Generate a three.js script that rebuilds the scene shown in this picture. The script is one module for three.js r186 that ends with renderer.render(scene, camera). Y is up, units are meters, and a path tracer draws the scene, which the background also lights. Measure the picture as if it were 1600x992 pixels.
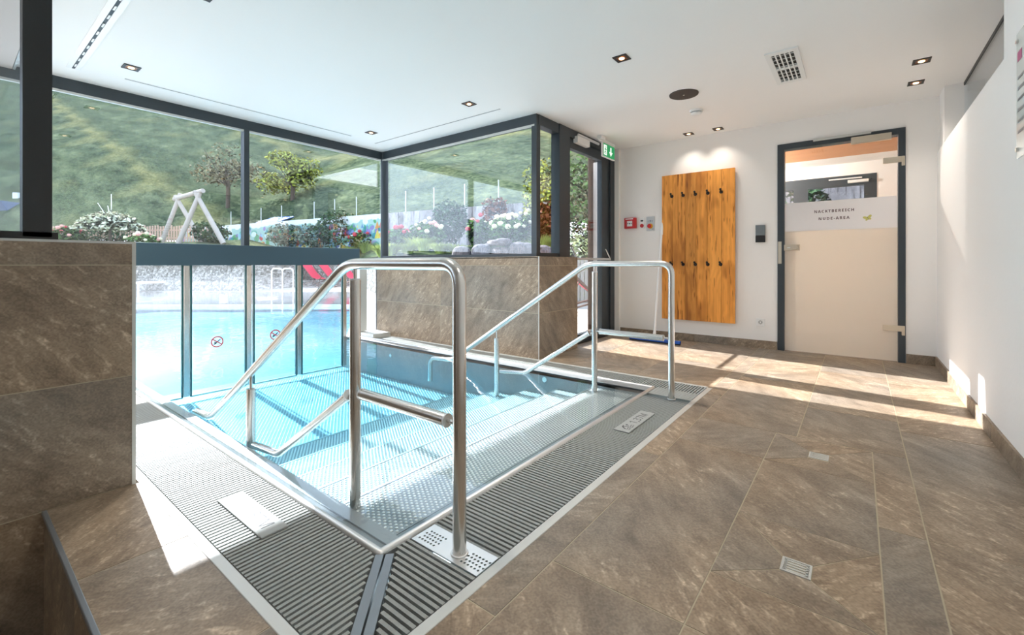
import * as THREE from 'three';
import { mergeGeometries } from 'three/addons/utils/BufferGeometryUtils.js';
import { RoundedBoxGeometry } from 'three/addons/geometries/RoundedBoxGeometry.js';
import { RectAreaLightUniformsLib } from 'three/addons/lights/RectAreaLightUniformsLib.js';

// ------------------------------------------------------------------ camera, sky, sun, exposure
const scene = new THREE.Scene();
const renderer = new THREE.WebGLRenderer({ antialias: true });
renderer.toneMapping = THREE.LinearToneMapping;
renderer.toneMappingExposure = 2.85;
renderer.shadowMap.enabled = true;
RectAreaLightUniformsLib.init();

const camera = new THREE.PerspectiveCamera(71.03, 1600 / 992, 0.05, 400);
camera.position.set(0, 0.9, 0);
camera.rotation.y = THREE.MathUtils.degToRad(37.85);
camera.setViewOffset(1600, 992, 0, 84, 1600, 992);          // shift lens: verticals stay vertical
scene.add(camera);

const SKY = 1.3;
{ // plain clear sky: white haze low down, blue overhead
  const W = 64, H = 64, d = new Float32Array(W * H * 4);
  for (let j = 0; j < H; j++) for (let i = 0; i < W; i++) {
    const up = Math.max(0, Math.sin(((j + 0.5) / H - 0.5) * Math.PI)), t = Math.pow(up, 0.5), k = (j * W + i) * 4;
    d[k] = (0.98 - 0.42 * t) * SKY; d[k + 1] = (1.0 - 0.27 * t) * SKY; d[k + 2] = (1.04 - 0.04 * t) * SKY; d[k + 3] = 1;
  }
  const t = new THREE.DataTexture(d, W, H, THREE.RGBAFormat, THREE.FloatType);
  t.mapping = THREE.EquirectangularReflectionMapping; t.magFilter = THREE.LinearFilter; t.needsUpdate = true;
  scene.background = t; scene.environment = t;
}
const sun = new THREE.DirectionalLight(new THREE.Color(1.0, 0.955, 0.935), 7.9);
sun.name = 'sun';
sun.position.set(-30, 19.4, -5.5); sun.target.position.set(0, 0, -2.5);
sun.castShadow = true; sun.shadow.radius = 1; sun.shadow.mapSize.set(4096, 4096);
Object.assign(sun.shadow.camera, { left: -14, right: 14, top: 14, bottom: -14, near: 1, far: 80 });
scene.add(sun, sun.target);

// ------------------------------------------------------------------ helpers
let seed = 7;
const rnd = (a = 0, b = 1) => { seed = (seed * 1664525 + 1013904223) >>> 0; return a + (b - a) * (seed / 4294967296); };
const used = {};
const numbered = (n) => { const k = used[n] = (used[n] ?? -1) + 1; return k ? `${n}_${String(k).padStart(3, '0')}` : n; };
const V = (x, y, z) => new THREE.Vector3(x, y, z);
const lerp = (a, b, t) => a + (b - a) * t;

function put(name, geo, mat, parent) {
  const m = new THREE.Mesh(geo, mat); m.name = name; m.castShadow = m.receiveShadow = true; parent.add(m); return m;
}
function tag(o, label, category, group, kind) {
  o.userData.label = label; o.userData.category = category;
  if (group) o.userData.group = group;
  if (kind) o.userData.kind = kind;
  return o;
}
function thing(name, label, category, pos = [0, 0, 0], group, kind) {
  const g = new THREE.Group(); g.name = numbered(name); g.position.set(...pos); scene.add(g);
  return tag(g, label, category, group, kind);
}
const structure = (name, label, category) => { const g = new THREE.Group(); g.name = name; scene.add(g); return tag(g, label, category, null, 'structure'); };
function dup(root, pos, label) {
  const r = root.clone(); r.name = numbered(root.name.replace(/_\d{3}$/, '')); r.userData = { ...root.userData }; r.position.set(...pos); scene.add(r);
  if (label) r.userData.label = label; return r;
}
// uv in metres, by the face's main direction
function metricUV(g, ou = 0, ov = 0, turn = false) {
  const p = g.attributes.position, n = g.attributes.normal, uv = new Float32Array(p.count * 2);
  for (let i = 0; i < p.count; i++) {
    const ax = Math.abs(n.getX(i)), ay = Math.abs(n.getY(i)), az = Math.abs(n.getZ(i));
    let u, v;
    if (ay >= ax && ay >= az) { u = p.getX(i); v = p.getZ(i); } else if (ax >= az) { u = p.getZ(i); v = p.getY(i); } else { u = p.getX(i); v = p.getY(i); }
    if (turn) [u, v] = [v, -u];
    uv[i * 2] = u + ou; uv[i * 2 + 1] = v + ov;
  }
  g.setAttribute('uv', new THREE.BufferAttribute(uv, 2)); return g;
}
function bx(x0, x1, y0, y1, z0, z1, ou, ov, turn) {
  const g = new THREE.BoxGeometry(Math.abs(x1 - x0), Math.abs(y1 - y0), Math.abs(z1 - z0));
  g.translate((x0 + x1) / 2, (y0 + y1) / 2, (z0 + z1) / 2); return metricUV(g, ou, ov, turn);
}
function rb(x0, x1, y0, y1, z0, z1, r = 0.003, s = 2) {
  const g = new RoundedBoxGeometry(Math.abs(x1 - x0), Math.abs(y1 - y0), Math.abs(z1 - z0), s, r);
  g.translate((x0 + x1) / 2, (y0 + y1) / 2, (z0 + z1) / 2); return metricUV(g);
}
const merge = (list) => mergeGeometries(list.map((g) => g.index ? g.toNonIndexed() : g));
function cyl(a, b, r0, r1 = r0, seg = 20) {
  const A = V(...a), B = V(...b), d = B.clone().sub(A), g = new THREE.CylinderGeometry(r1, r0, d.length(), seg);
  g.applyQuaternion(new THREE.Quaternion().setFromUnitVectors(V(0, 1, 0), d.clone().normalize()));
  const m = A.add(B).multiplyScalar(0.5); g.translate(m.x, m.y, m.z); return g;
}
function pipe(pts, r, fillet = 0.06, rs = 20) {
  const P = pts.map((p) => V(...p)), path = new THREE.CurvePath(); let at = P[0];
  for (let i = 1; i < P.length - 1; i++) {
    const f = Math.min(fillet, P[i].distanceTo(at) * 0.49, P[i].distanceTo(P[i + 1]) * 0.49);
    const a = P[i].clone().add(P[i - 1].clone().sub(P[i]).setLength(f)), b = P[i].clone().add(P[i + 1].clone().sub(P[i]).setLength(f));
    path.add(new THREE.LineCurve3(at, a)); path.add(new THREE.QuadraticBezierCurve3(a, P[i], b)); at = b;
  }
  path.add(new THREE.LineCurve3(at, P[P.length - 1]));
  const pos = [], frames = [];
  for (const c of path.curves) { const n = c.isLineCurve3 ? 1 : 8; for (let k = 0; k <= n; k++) { const q = c.getPoint(k / n); if (!pos.length || pos[pos.length - 1].distanceTo(q) > 1e-5) pos.push(q); } }
  const curve = new THREE.CatmullRomCurve3(pos, false, 'centripetal', 0.5);
  const g = new THREE.TubeGeometry(new (class extends THREE.Curve {
    getPoint(t, o = new THREE.Vector3()) { const L = pos.length - 1, i = Math.min(L - 1, Math.floor(t * L)); return o.lerpVectors(pos[i], pos[i + 1], t * L - i); }
    getPointAt(t, o) { return this.getPoint(t, o); }
    getTangentAt(t) { return this.getTangent(t); }
    getTangent(t, o = new THREE.Vector3()) { const L = pos.length - 1, i = Math.round(t * L), a = pos[Math.max(0, i - 1)], b = pos[Math.min(L, i + 1)]; return o.subVectors(b, a).normalize(); }
  })(), pos.length - 1, r, rs, false);
  const caps = [[pos[0], pos[1]], [pos[pos.length - 1], pos[pos.length - 2]]].map(([e, q]) => {
    const c = new THREE.CircleGeometry(r, rs); c.applyQuaternion(new THREE.Quaternion().setFromUnitVectors(V(0, 0, 1), e.clone().sub(q).normalize())); c.translate(e.x, e.y, e.z); return c;
  });
  return merge([g, ...caps]);
}
function ngon(pts, y0, y1, ou, ov, turn) { // a flat slab with the plan outline pts [[x, z], ...]
  const s = new THREE.Shape(pts.map(([x, z]) => new THREE.Vector2(x, -z)));
  const g = new THREE.ExtrudeGeometry(s, { depth: y1 - y0, bevelEnabled: false }); g.rotateX(-Math.PI / 2); g.translate(0, y0, 0);
  return metricUV(g, ou, ov, turn);
}

// periodic value noise and fbm
const PERM = new Float32Array(65536); for (let i = 0; i < 65536; i++) PERM[i] = rnd();
function vnoise(x, y, px, py) {
  const xi = Math.floor(x), yi = Math.floor(y), fx = x - xi, fy = y - yi, sx = fx * fx * (3 - 2 * fx), sy = fy * fy * (3 - 2 * fy);
  const h = (a, b) => PERM[(((a % px) + px) % px + (((b % py) + py) % py) * 251 + px * 7919) & 65535];
  return lerp(lerp(h(xi, yi), h(xi + 1, yi), sx), lerp(h(xi, yi + 1), h(xi + 1, yi + 1), sx), sy);
}
function fbm(u, v, fx, fy, oct) { let s = 0, a = 0.5, n = 0; for (let o = 0; o < oct; o++) { s += a * vnoise(u * fx, v * fy, fx, fy); n += a; a *= 0.5; fx *= 2; fy *= 2; } return s / n; }
function texture(N, fn, { srgb = true, repeat = [1, 1], M = N } = {}) {
  const d = new Uint8Array(N * M * 4);
  for (let j = 0; j < M; j++) for (let i = 0; i < N; i++) {
    const c = fn((i + 0.5) / N, (j + 0.5) / M), k = (j * N + i) * 4;
    d[k] = Math.max(0, Math.min(255, c[0])); d[k + 1] = Math.max(0, Math.min(255, c[1])); d[k + 2] = Math.max(0, Math.min(255, c[2])); d[k + 3] = 255;
  }
  const t = new THREE.DataTexture(d, N, M); t.wrapS = t.wrapT = THREE.RepeatWrapping; t.magFilter = THREE.LinearFilter; t.minFilter = THREE.LinearMipmapLinearFilter; t.generateMipmaps = true;
  if (srgb) t.colorSpace = THREE.SRGBColorSpace;
  t.repeat.set(...repeat); t.needsUpdate = true; return t;
}
function canvasTex(w, h, draw) {
  const c = document.createElement('canvas'); c.width = w; c.height = h; draw(c.getContext('2d'), w, h);
  const t = new THREE.CanvasTexture(c); t.colorSpace = THREE.SRGBColorSpace; t.magFilter = THREE.LinearFilter; return t;
}
const std = (o) => new THREE.MeshStandardMaterial(o);
const phy = (o) => new THREE.MeshPhysicalMaterial(o);
const hex = (c) => new THREE.Color(c);

// ------------------------------------------------------------------ materials
// slate-look porcelain: warm grey brown, diagonal bedding streaks, pale flakes
const slateH = new Float32Array(1024 * 1024);
const slateMap = texture(1024, (u, v) => {
  const w = fbm(u, v, 4, 4, 3) - 0.5, a = u + v * 1 + w * 0.16, b = v - u + w * 0.1;
  const streak = fbm(a, b, 3, 14, 5), fine = fbm(a, b, 30, 90, 3), mott = fbm(u, v, 6, 6, 5), grit = vnoise(u * 340, v * 340, 340, 340), patch = fbm(u, v, 3, 3, 2);
  const fl = Math.max(0, fine - 0.56) * 6 * Math.max(0, Math.min(1, (mott - 0.44) * 6)) * (0.5 + grit);
  const crack = Math.max(0, 1 - Math.abs(streak - 0.5) * 55) * Math.max(0, (patch - 0.45) * 3);
  const med = fbm(a, b, 14, 34, 4), t = (streak - 0.5) * 24 + (mott - 0.5) * 22 + (med - 0.5) * 42 + (grit - 0.5) * 26 + fl * 20 - crack * 12;
  slateH[(Math.floor(v * 1024) << 10) + Math.floor(u * 1024)] = 128 + (streak - 0.5) * 120 + (fine - 0.5) * 80 + (grit - 0.5) * 30;
  const warm = (patch - 0.5) * 12;
  return [137 + t + warm, 122 + t * 0.95, 105 + t * 0.86 - warm];
}, { repeat: [0.62, 0.62] });
const slateBump = texture(1024, (u, v) => { const h = slateH[(Math.floor(v * 1024) << 10) + Math.floor(u * 1024)]; return [h, h, h]; }, { srgb: false, repeat: [0.62, 0.62] });
const M = {};
M.slate = std({ map: slateMap, bumpMap: slateBump, bumpScale: 0.0022, roughness: 0.5 });
M.grout = std({ color: hex('#b3a78f'), roughness: 0.95 });
const plasterBump = texture(256, (u, v) => { const h = 128 + (fbm(u, v, 32, 32, 3) - 0.5) * 180; return [h, h, h]; }, { srgb: false, repeat: [2, 2] });
M.white = std({ color: hex('#f4f1ed'), roughness: 0.9, bumpMap: plasterBump, bumpScale: 0.0006 });
M.ceiling = std({ color: hex('#f7f6f4'), roughness: 0.55 });
M.frame = std({ color: hex('#3d454b'), roughness: 0.42, metalness: 0.25 });
M.frameDark = std({ color: hex('#2c2f31'), roughness: 0.5 });
M.lintel = std({ color: hex('#3f5662'), roughness: 0.35, metalness: 0.25 });
const brush = texture(256, (u, v) => { const g = 150 + (fbm(u, v, 2, 128, 2) - 0.5) * 90; return [g, g, g]; }, { srgb: false });
M.steel = std({ color: new THREE.Color(0.72, 0.70, 0.67), metalness: 1, roughness: 0.24 });
M.satin = std({ color: new THREE.Color(0.74, 0.74, 0.73), metalness: 0.9, roughness: 0.36 });
M.poolSteel = std({ color: new THREE.Color(0.3, 0.32, 0.33), metalness: 0.45, roughness: 0.4 });
M.trim = std({ color: hex('#c9cac6'), metalness: 0.35, roughness: 0.45 });
M.trimDark = std({ color: hex('#8b9298'), metalness: 0.6, roughness: 0.4 });
const ribBump = texture(64, (u, v) => { const h = (Math.sin(u * Math.PI * 8) > 0.2 ? 220 : 80); return [h, h, h]; }, { srgb: false, repeat: [14, 14] });
M.grate = std({ color: hex('#969a97'), roughness: 0.62, bumpMap: ribBump, bumpScale: 0.0012 });
M.grateBed = std({ color: hex('#8f9291'), roughness: 0.8 });
M.black = std({ color: hex('#17181a'), roughness: 0.45 });
M.dark = std({ color: hex('#2a2624'), roughness: 0.5 });
M.plastic = std({ color: hex('#eeeeec'), roughness: 0.4 });
M.glass = phy({ color: new THREE.Color(0.88, 0.92, 0.95), roughness: 0, transmission: 1, thickness: 0, ior: 1.75 });
M.glassClear = phy({ color: new THREE.Color(0.95, 0.96, 0.965), roughness: 0, transmission: 1, thickness: 0, ior: 1.5 });
M.glassEdge = std({ color: hex('#2f5a5c'), roughness: 0.2 });
M.frosted = phy({ color: hex('#ece6dc'), roughness: 0.85, transmission: 0.55, thickness: 0 });
const rippleBump = texture(512, (u, v) => { const h = 128 + (fbm(u, v, 6, 6, 4) - 0.5) * 200; return [h, h, h]; }, { srgb: false, repeat: [0.8, 0.8] });
M.waterTop = phy({ color: new THREE.Color(0.97, 1, 1), roughness: 0.015, transmission: 1, thickness: 0, ior: 1.33, bumpMap: rippleBump, bumpScale: 0.004 });
M.waterBody = phy({ color: new THREE.Color(1, 1, 1), roughness: 0.05, transmission: 1, thickness: 0.4, ior: 1.33, attenuationColor: new THREE.Color(0.38, 0.79, 0.96), attenuationDistance: 1.3, transparent: true, opacity: 0.02 });
M.wood = null;

// ------------------------------------------------------------------ dimensions (metres)
const CE = 2.37, XW = -4.97, ZW = -3.6, XE = -2.5, ZB = -5.37, XR = 0.55;

// ------------------------------------------------------------------ floor: slabs on a grout bed
const floor = structure('floor', 'brown slate-look tiled floor with pale grout joints beside the pool', 'floor');
{
  const bed = (x0, x1, z0, z1) => put('grout_bed', bx(x0, x1, -0.2, -0.0012, z0, z1), M.grout, floor);
  bed(-0.83, XR, -5.37, -0.235); bed(-2.6, -0.83, -5.37, -3.42); bed(-2.335, -0.83, -0.505, -0.235); bed(-0.6, XR, -0.235, 3);
  const G = 0.0022, tile = (x0, x1, z0, z1) => put('tile', bx(x0 + G, x1 - G, -0.012, 0, z0 + G, z1 - G, rnd(0, 9), rnd(0, 9), rnd() > 0.65), M.slate, floor);
  const poly = (...p) => put('tile', ngon(p, -0.012, 0, rnd(0, 9), rnd(0, 9), rnd() > 0.5), M.slate, floor);
  const col = (x0, x1, zs) => { for (let i = 0; i + 1 < zs.length; i++) tile(x0, x1, zs[i], zs[i + 1]); };
  col(-0.83, -0.73, [-3.42, -3.27, -2.07, -0.87, -0.235]);
  col(-0.73, -0.342, [-2.74, -2.34, -1.14, -0.235]);
  col(-0.342, 0.055, [-2.335, -1.785]); col(-0.342, 0.055, [-1.385, -1.14, -0.235]);
  col(0.055, 0.18, [-2.74, -1.97, -0.77, -0.235]);
  col(0.18, XR, [-5.37, -4.37, -3.17, -1.97, -0.77, -0.235]);
  col(-0.73, -0.25, [-5.37, -5.14, -3.94, -2.74]); col(-0.25, 0.18, [-5.37, -4.54, -3.34, -2.74]);
  col(-0.83, -0.73, [-5.37, -4.6, -3.42]);
  col(-1.43, -0.83, [-5.37, -4.25, -3.42]); col(-2.03, -1.43, [-5.37, -4.85, -3.65, -3.42]); col(-2.6, -2.03, [-5.37, -4.25, -3.42]);
  tile(-2.335, -1.75, -0.505, -0.235); tile(-1.75, -1.15, -0.505, -0.235); tile(-1.15, -0.83, -0.505, -0.235);
  col(-0.6, 0, [-0.235, 0.9, 2.1, 3]); col(0, XR, [-0.235, 0.5, 1.7, 3]);
  // envelope cuts sloping to the two drains
  for (const [z0, z1, d0, d1] of [[-1.785, -1.385, -1.592, -1.518], [-2.735, -2.335, -2.567, -2.473]]) {
    const x0 = -0.342, x1 = 0.055, a0 = -0.182, a1 = -0.105, g = 0.0016;
    poly([x0 + g, z0 + g * 2], [a0 - g, d0 + g], [a0 - g, d1 - g], [x0 + g, z1 - g * 2]);
    poly([x1 - g, z0 + g * 2], [x1 - g, z1 - g * 2], [a1 + g, d1 - g], [a1 + g, d0 + g]);
    poly([x0 + g * 2, z0 + g], [x1 - g * 2, z0 + g], [a1 - g, d0 - g], [a0 + g, d0 - g]);
    poly([x0 + g * 2, z1 - g], [a0 + g, d1 + g], [a1 - g, d1 + g], [x1 - g * 2, z1 - g]);
  }
}
const drain0 = (() => {
  const d = thing('floor_drain', 'small slotted steel floor drain with a frame set close to the wooden board end of the floor', 'drain', [-0.1435, -0.003, -1.555], 'slotted floor drains');
  put('bed', bx(-0.034, 0.034, -0.006, -0.002, -0.033, 0.033), M.black, d);
  put('frame', merge([bx(-0.038, 0.038, 0, 0.005, -0.037, -0.031), bx(-0.038, 0.038, 0, 0.005, 0.031, 0.037), bx(-0.038, -0.032, 0, 0.005, -0.031, 0.031), bx(0.032, 0.038, 0, 0.005, -0.031, 0.031)]), M.trim, d);
  for (let k = 0; k < 5; k++) put('bar', bx(-0.032, 0.032, -0.001, 0.004, -0.029 + k * 0.0128, -0.029 + k * 0.0128 + 0.0065), M.trim, d);
  put('side_bar', bx(-0.031, -0.024, -0.001, 0.004, -0.03, 0.03), M.trim, d); put('side_bar', bx(0.024, 0.031, -0.001, 0.004, -0.03, 0.03), M.trim, d);
  return d;
})();
drain0.userData.label = 'slotted steel floor drain further from the lettered glass door';
dup(drain0, [-0.1435, -0.003, -2.52], 'slotted steel floor drain closer to the lettered glass door');

{ // the well in front of the ledge (stairs going down beside the half wall)
  const w = structure('trim_1', 'grey metal edge profile along the tiled ledge above the stair well', 'edge trim');
  put('profile', rb(-2.333, -0.6, -0.012, 0.004, -0.24, -0.226, 0.003), M.trimDark, w);
  const s = structure('wall_stairwell', 'dark tiled side of the sunken stair well under the ledge', 'wall');
  put('tile', bx(-2.335, -1.74, -0.8, -0.013, -0.245, -0.232, 2, 1), M.slate, s); put('tile', bx(-1.736, -0.6, -0.8, -0.013, -0.245, -0.232, 4, 3), M.slate, s);
  put('core', bx(-2.335, -0.6, -0.8, -0.2, -0.5, -0.245), M.grout, s);
  put('side', bx(-0.62, -0.6, -0.8, -0.0, -0.232, 3, 1, 2), M.slate, s);
  const f = structure('floor_stairwell', 'lower tiled landing of the sunken stair well', 'floor');
  put('tile', bx(-2.335, -0.6, -0.85, -0.8, -0.24, 3), M.slate, f);
}

// ------------------------------------------------------------------ walls
{ // tiled half wall beside the pool
  const w = structure('wall_left', 'brown tiled half wall with pale corner trim beside the pool grating', 'wall');
  put('core', bx(-2.66, -2.3362, -0.85, 0.975, -0.4805, 3), M.grout, w);
  const rows = [[-0.8, -0.002], [0.002, 0.443], [0.447, 0.893], [0.897, 0.98]];
  rows.forEach(([a, b], i) => { put('tile', bx(-2.347, -2.335, a, b, -0.482, 0.7, i * 1.7, i * 2.3), M.slate, w); put('tile', bx(-2.347, -2.335, a, b, 0.704, 3, i * 3.1, i), M.slate, w); });
  rows.forEach(([a, b], i) => put('tile', bx(-2.66, -2.34, a, b, -0.492, -0.48, i, i * 1.2), M.slate, w));
  put('corner_trim', merge([bx(-2.342, -2.3335, -0.02, 0.989, -0.4935, -0.481), bx(-2.342, -2.3335, 0.98, 0.989, -0.481, 3)]), M.trim, w);
  put('top', bx(-2.66, -2.342, 0.975, 0.988, -0.49, 3), M.slate, w);
}
{ // tiled half wall under the garden window, turning the corner to the exit door
  const w = structure('wall_far', 'dark slate tiled half wall under the garden window behind the pool', 'wall');
  put('core', bx(-4.884, -2.37, -0.3, 0.955, -3.74, -3.4532), M.grout, w); put('core', bx(-2.62, -2.3632, -0.3, 0.955, -4.178, -3.5), M.grout, w);
  const rows = [[-0.1, 0.428], [0.432, 0.88], [0.884, 0.962]];
  rows.forEach(([a, b], i) => {
    put('tile', bx(-4.885, -3.702, a, b, -3.466, -3.452, i * 2.7, i + 3), M.slate, w); put('tile', bx(-3.698, -2.368, a, b, -3.466, -3.452, i * 1.3 + 5, i * 2), M.slate, w);
    put('tile', bx(-2.375, -2.362, a, b, -4.18, -3.458, i * 2.2 + 1, i * 3 + 2), M.slate, w);
  });
  put('corner_trim', bx(-2.368, -2.3605, 0, 0.97, -3.458, -3.4505), M.trim, w);
  put('top', merge([bx(-4.885, -2.363, 0.955, 0.97, -3.74, -3.452), bx(-2.62, -2.363, 0.955, 0.97, -4.18, -3.74)]), M.slate, w);
  put('end_strip', bx(-4.905, -4.885, -0.02, 0.97, -3.74, -3.452), M.frameDark, w);
}
{
  const w = structure('wall_back', 'white plastered wall carrying the wooden hook board', 'wall');
  put('plaster', merge([bx(-2.62, -0.66, 0, CE + 0.1, -5.57, ZB), bx(-0.66, 0.343, 2.137, CE + 0.1, -5.57, ZB), bx(0.343, 1.7, 0, CE + 0.1, -5.57, ZB)]), M.white, w);
  put('pilaster', bx(-2.56, -2.405, 0, CE, ZB, -5.315), M.white, structure('wall_pilaster', 'narrow white pilaster between the exit door and the hook board wall', 'wall'));
  const b = structure('baseboard_back', 'brown tile skirting along the white hook board wall', 'baseboard');
  put('tile', bx(-2.405, -1.5, 0, 0.085, ZB, ZB + 0.012, 1, 3), M.slate, b); put('tile', bx(-1.497, -0.664, 0, 0.085, ZB, ZB + 0.012, 4, 2), M.slate, b); put('tile', bx(0.347, XR, 0, 0.085, ZB, ZB + 0.012, 2, 5), M.slate, b);
  const r = structure('wall_right', 'white partition wall with a glass strip above it', 'wall');
  put('plaster', merge([bx(XR, 0.7, 0, 1.875, ZB, -3.11), bx(XR, 0.7, 0, CE + 0.1, -3.11, 3.1), bx(0.566, 0.7, 1.875, CE + 0.1, ZB, -5.1)]), M.white, r);
  const br = structure('baseboard_right', 'brown tile skirting along the white partition wall', 'baseboard');
  for (const [a, z, o] of [[-5.357, -4.5, 1], [-4.497, -3.3, 4], [-3.297, -2.1, 6], [-2.097, 0.3, 2], [0.303, 3, 7]]) put('tile', bx(XR - 0.012, XR, 0, 0.085, a, z, o, o * 1.3), M.slate, br);
  const win = structure('window_4', 'greenish glass strip above the white partition wall', 'window');
  put('pane', bx(0.684, 0.694, 1.875, CE, -5.1, -3.11), M.glass, win); put('rail', bx(0.68, 0.698, CE - 0.022, CE, -5.1, -3.11), M.frameDark, win);
  const rr = structure('wall_side_room', 'beige wall of the room behind the glass strip', 'wall');
  put('plaster', merge([bx(1.6, 1.7, 0, CE + 0.1, -5.57, 3.1), bx(0.7, 1.7, -0.1, 0, -5.57, 3.1)]), M.white, rr);
  const bk = structure('wall_front', 'white wall closing the room', 'wall');
  put('plaster', bx(-2.6, 1.7, -0.9, CE + 0.1, 3, 3.1), M.white, bk);
}
{
  const c = structure('ceiling', 'smooth white ceiling above the pool with narrow slots', 'ceiling');
  const slab = new THREE.Shape([[-5.25, 3.85], [-2.72, 3.85], [-2.72, 5.6], [1.7, 5.6], [1.7, -3.1], [-5.25, -3.1]].map(([x, y]) => new THREE.Vector2(x, y)));
  const g = new THREE.ExtrudeGeometry(slab, { depth: 0.3, bevelEnabled: false }); g.rotateX(-Math.PI / 2); g.translate(0, CE, 0);
  put('slab', g, M.ceiling, c);
  const s = structure('ceiling_soffit', 'pinkish white panelled ceiling behind the side glazing', 'ceiling');
  M.soffit = std({ color: hex('#ddcfc6'), roughness: 0.7 });
  for (let k = 0; k < 5; k++) put('panel', bx(-4.94, -2.51, CE - 0.03, CE - 0.004, -0.328 + k * 0.68, -0.328 + k * 0.68 + 0.674), M.soffit, s);
  put('edge', bx(-4.94, -2.51, CE - 0.03, CE, -0.345, -0.331), M.trim, s);
  const df = structure('floor_side', 'tiled deck behind the tiled half wall', 'floor'); put('tile', bx(-4.9, -2.66, -0.2, 0, -0.5, 3), M.slate, df);
}

// ------------------------------------------------------------------ windows
{
  const w = structure('window_1', 'large glazing with slim dark frame over the swim-through opening', 'window');
  put('head_frame', bx(XW - 0.07, XW + 0.02, CE - 0.1, CE, -3.6, 3), M.frame, w);
  put('inner_bead', bx(XW + 0.0, XW + 0.026, CE - 0.118, CE - 0.1, -3.56, 3), M.trim, w);
  put('mullion', bx(XW - 0.05, XW + 0.03, 1.08, CE - 0.1, -1.955, -1.905), M.frame, w);
  put('mullion', bx(XW - 0.05, XW + 0.03, 1.08, CE - 0.1, -0.1, -0.05), M.frame, w); put('parapet', bx(XW - 0.07, XW + 0.02, -0.1, 1.06, -0.36, 3), M.white, w);
  put('pane', bx(XW - 0.03, XW - 0.018, 1.06, CE - 0.1, -1.905, -0.1), M.glass, w); put('pane', bx(XW - 0.03, XW - 0.018, 1.06, CE - 0.1, -0.05, 3), M.glass, w);
  put('pane', bx(XW - 0.03, XW - 0.018, 1.06, CE - 0.1, -3.58, -1.955), M.glass, w);
  put('low_pane', bx(XW - 0.03, XW - 0.018, 0.0, 1.06, -3.62, -3.27), M.glass, w);
  const l = structure('trim_2', 'blue grey beam across the swim-through opening', 'beam');
  put('beam', rb(-5.03, -4.85, 0.885, 1.083, -3.18, -0.36, 0.004), M.lintel, l);
  const p = structure('trim_3', 'round dark blue grey corner column between the two window walls', 'column');
  put('column', cyl([XW + 0.015, 0.0, ZW - 0.02], [XW + 0.015, CE, ZW - 0.02], 0.05, 0.05, 28), M.frame, p);
}
{
  const w = structure('window_2', 'wide garden window in a dark frame above the slate half wall', 'window');
  put('head_frame', bx(XW, XE + 0.02, CE - 0.1, CE, ZW - 0.07, ZW + 0.02), M.frame, w);
  put('inner_bead', bx(XW, XE, CE - 0.118, CE - 0.1, ZW - 0.0, ZW + 0.026), M.trim, w);
  put('sill_frame', bx(-4.93, XE + 0.02, 0.972, 1.0, ZW - 0.06, ZW + 0.025), M.frame, w);
  put('corner_post', bx(XE - 0.035, XE + 0.025, 0.972, CE - 0.1, ZW - 0.04, ZW + 0.025), M.frame, w);
  put('pane', bx(-4.93, XE - 0.03, 0.99, CE - 0.1, ZW - 0.03, ZW - 0.018), M.glass, w);
}
{
  const w = structure('window_3', 'narrow side light beside the exit door in a dark frame', 'window');
  put('frame', merge([bx(XE - 0.06, XE + 0.025, CE - 0.1, CE, -4.0, -3.62), bx(XE - 0.06, XE + 0.025, 0.972, 1.01, -4.0, -3.62)]), M.frame, w);
  put('post', bx(XE - 0.07, XE + 0.035, 0.0, CE, -4.2, -3.985), M.frame, w);
  put('pane', bx(XE - 0.03, XE - 0.018, 1.0, CE - 0.09, -3.99, -3.64), M.glassClear, w);
  const d = structure('door_1', 'glazed exit door in a dark frame with push bar and white closer', 'door');
  put('frame', merge([bx(XE - 0.07, XE + 0.035, CE - 0.09, CE, -5.31, -4.2), bx(XE - 0.07, XE + 0.035, 0, CE, -5.315, -5.2)]), M.frame, d);
  put('leaf_frame', merge([rb(XE - 0.05, XE + 0.015, 0.02, CE - 0.1, -4.235, -4.2), rb(XE - 0.05, XE + 0.015, 0.02, CE - 0.1, -5.2, -5.0), rb(XE - 0.05, XE + 0.015, CE - 0.2, CE - 0.1, -5.0, -4.235), rb(XE - 0.05, XE + 0.015, 0.02, 0.1, -5.0, -4.235)]), M.frame, d);
  put('pane', bx(XE - 0.03, XE - 0.018, 0.1, CE - 0.2, -5.0, -4.235), M.glassClear, d);
  const bar = put('push_bar', cyl([XE + 0.075, 0.955, -5.1], [XE + 0.075, 0.955, -4.25], 0.013), M.satin, d);
  for (const z of [-5.1, -4.27]) put('arm', pipe([[XE + 0.012, 1.08, z], [XE + 0.03, 1.05, z], [XE + 0.075, 0.955, z - 0.005]], 0.011, 0.03), M.steel, d);
  const c = put('closer', rb(XE + 0.016, XE + 0.075, CE - 0.135, CE - 0.06, -4.58, -4.3, 0.006), M.plastic, d);
  put('closer_rail', rb(XE + 0.04, XE + 0.06, CE - 0.05, CE - 0.025, -4.85, -4.35, 0.003), M.plastic, d);
  const t = structure('trim_4', 'dark threshold under the exit door', 'threshold'); put('threshold', bx(XE - 0.09, XE + 0.04, 0, 0.02, -5.2, -4.2), M.frameDark, t);
}
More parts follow.
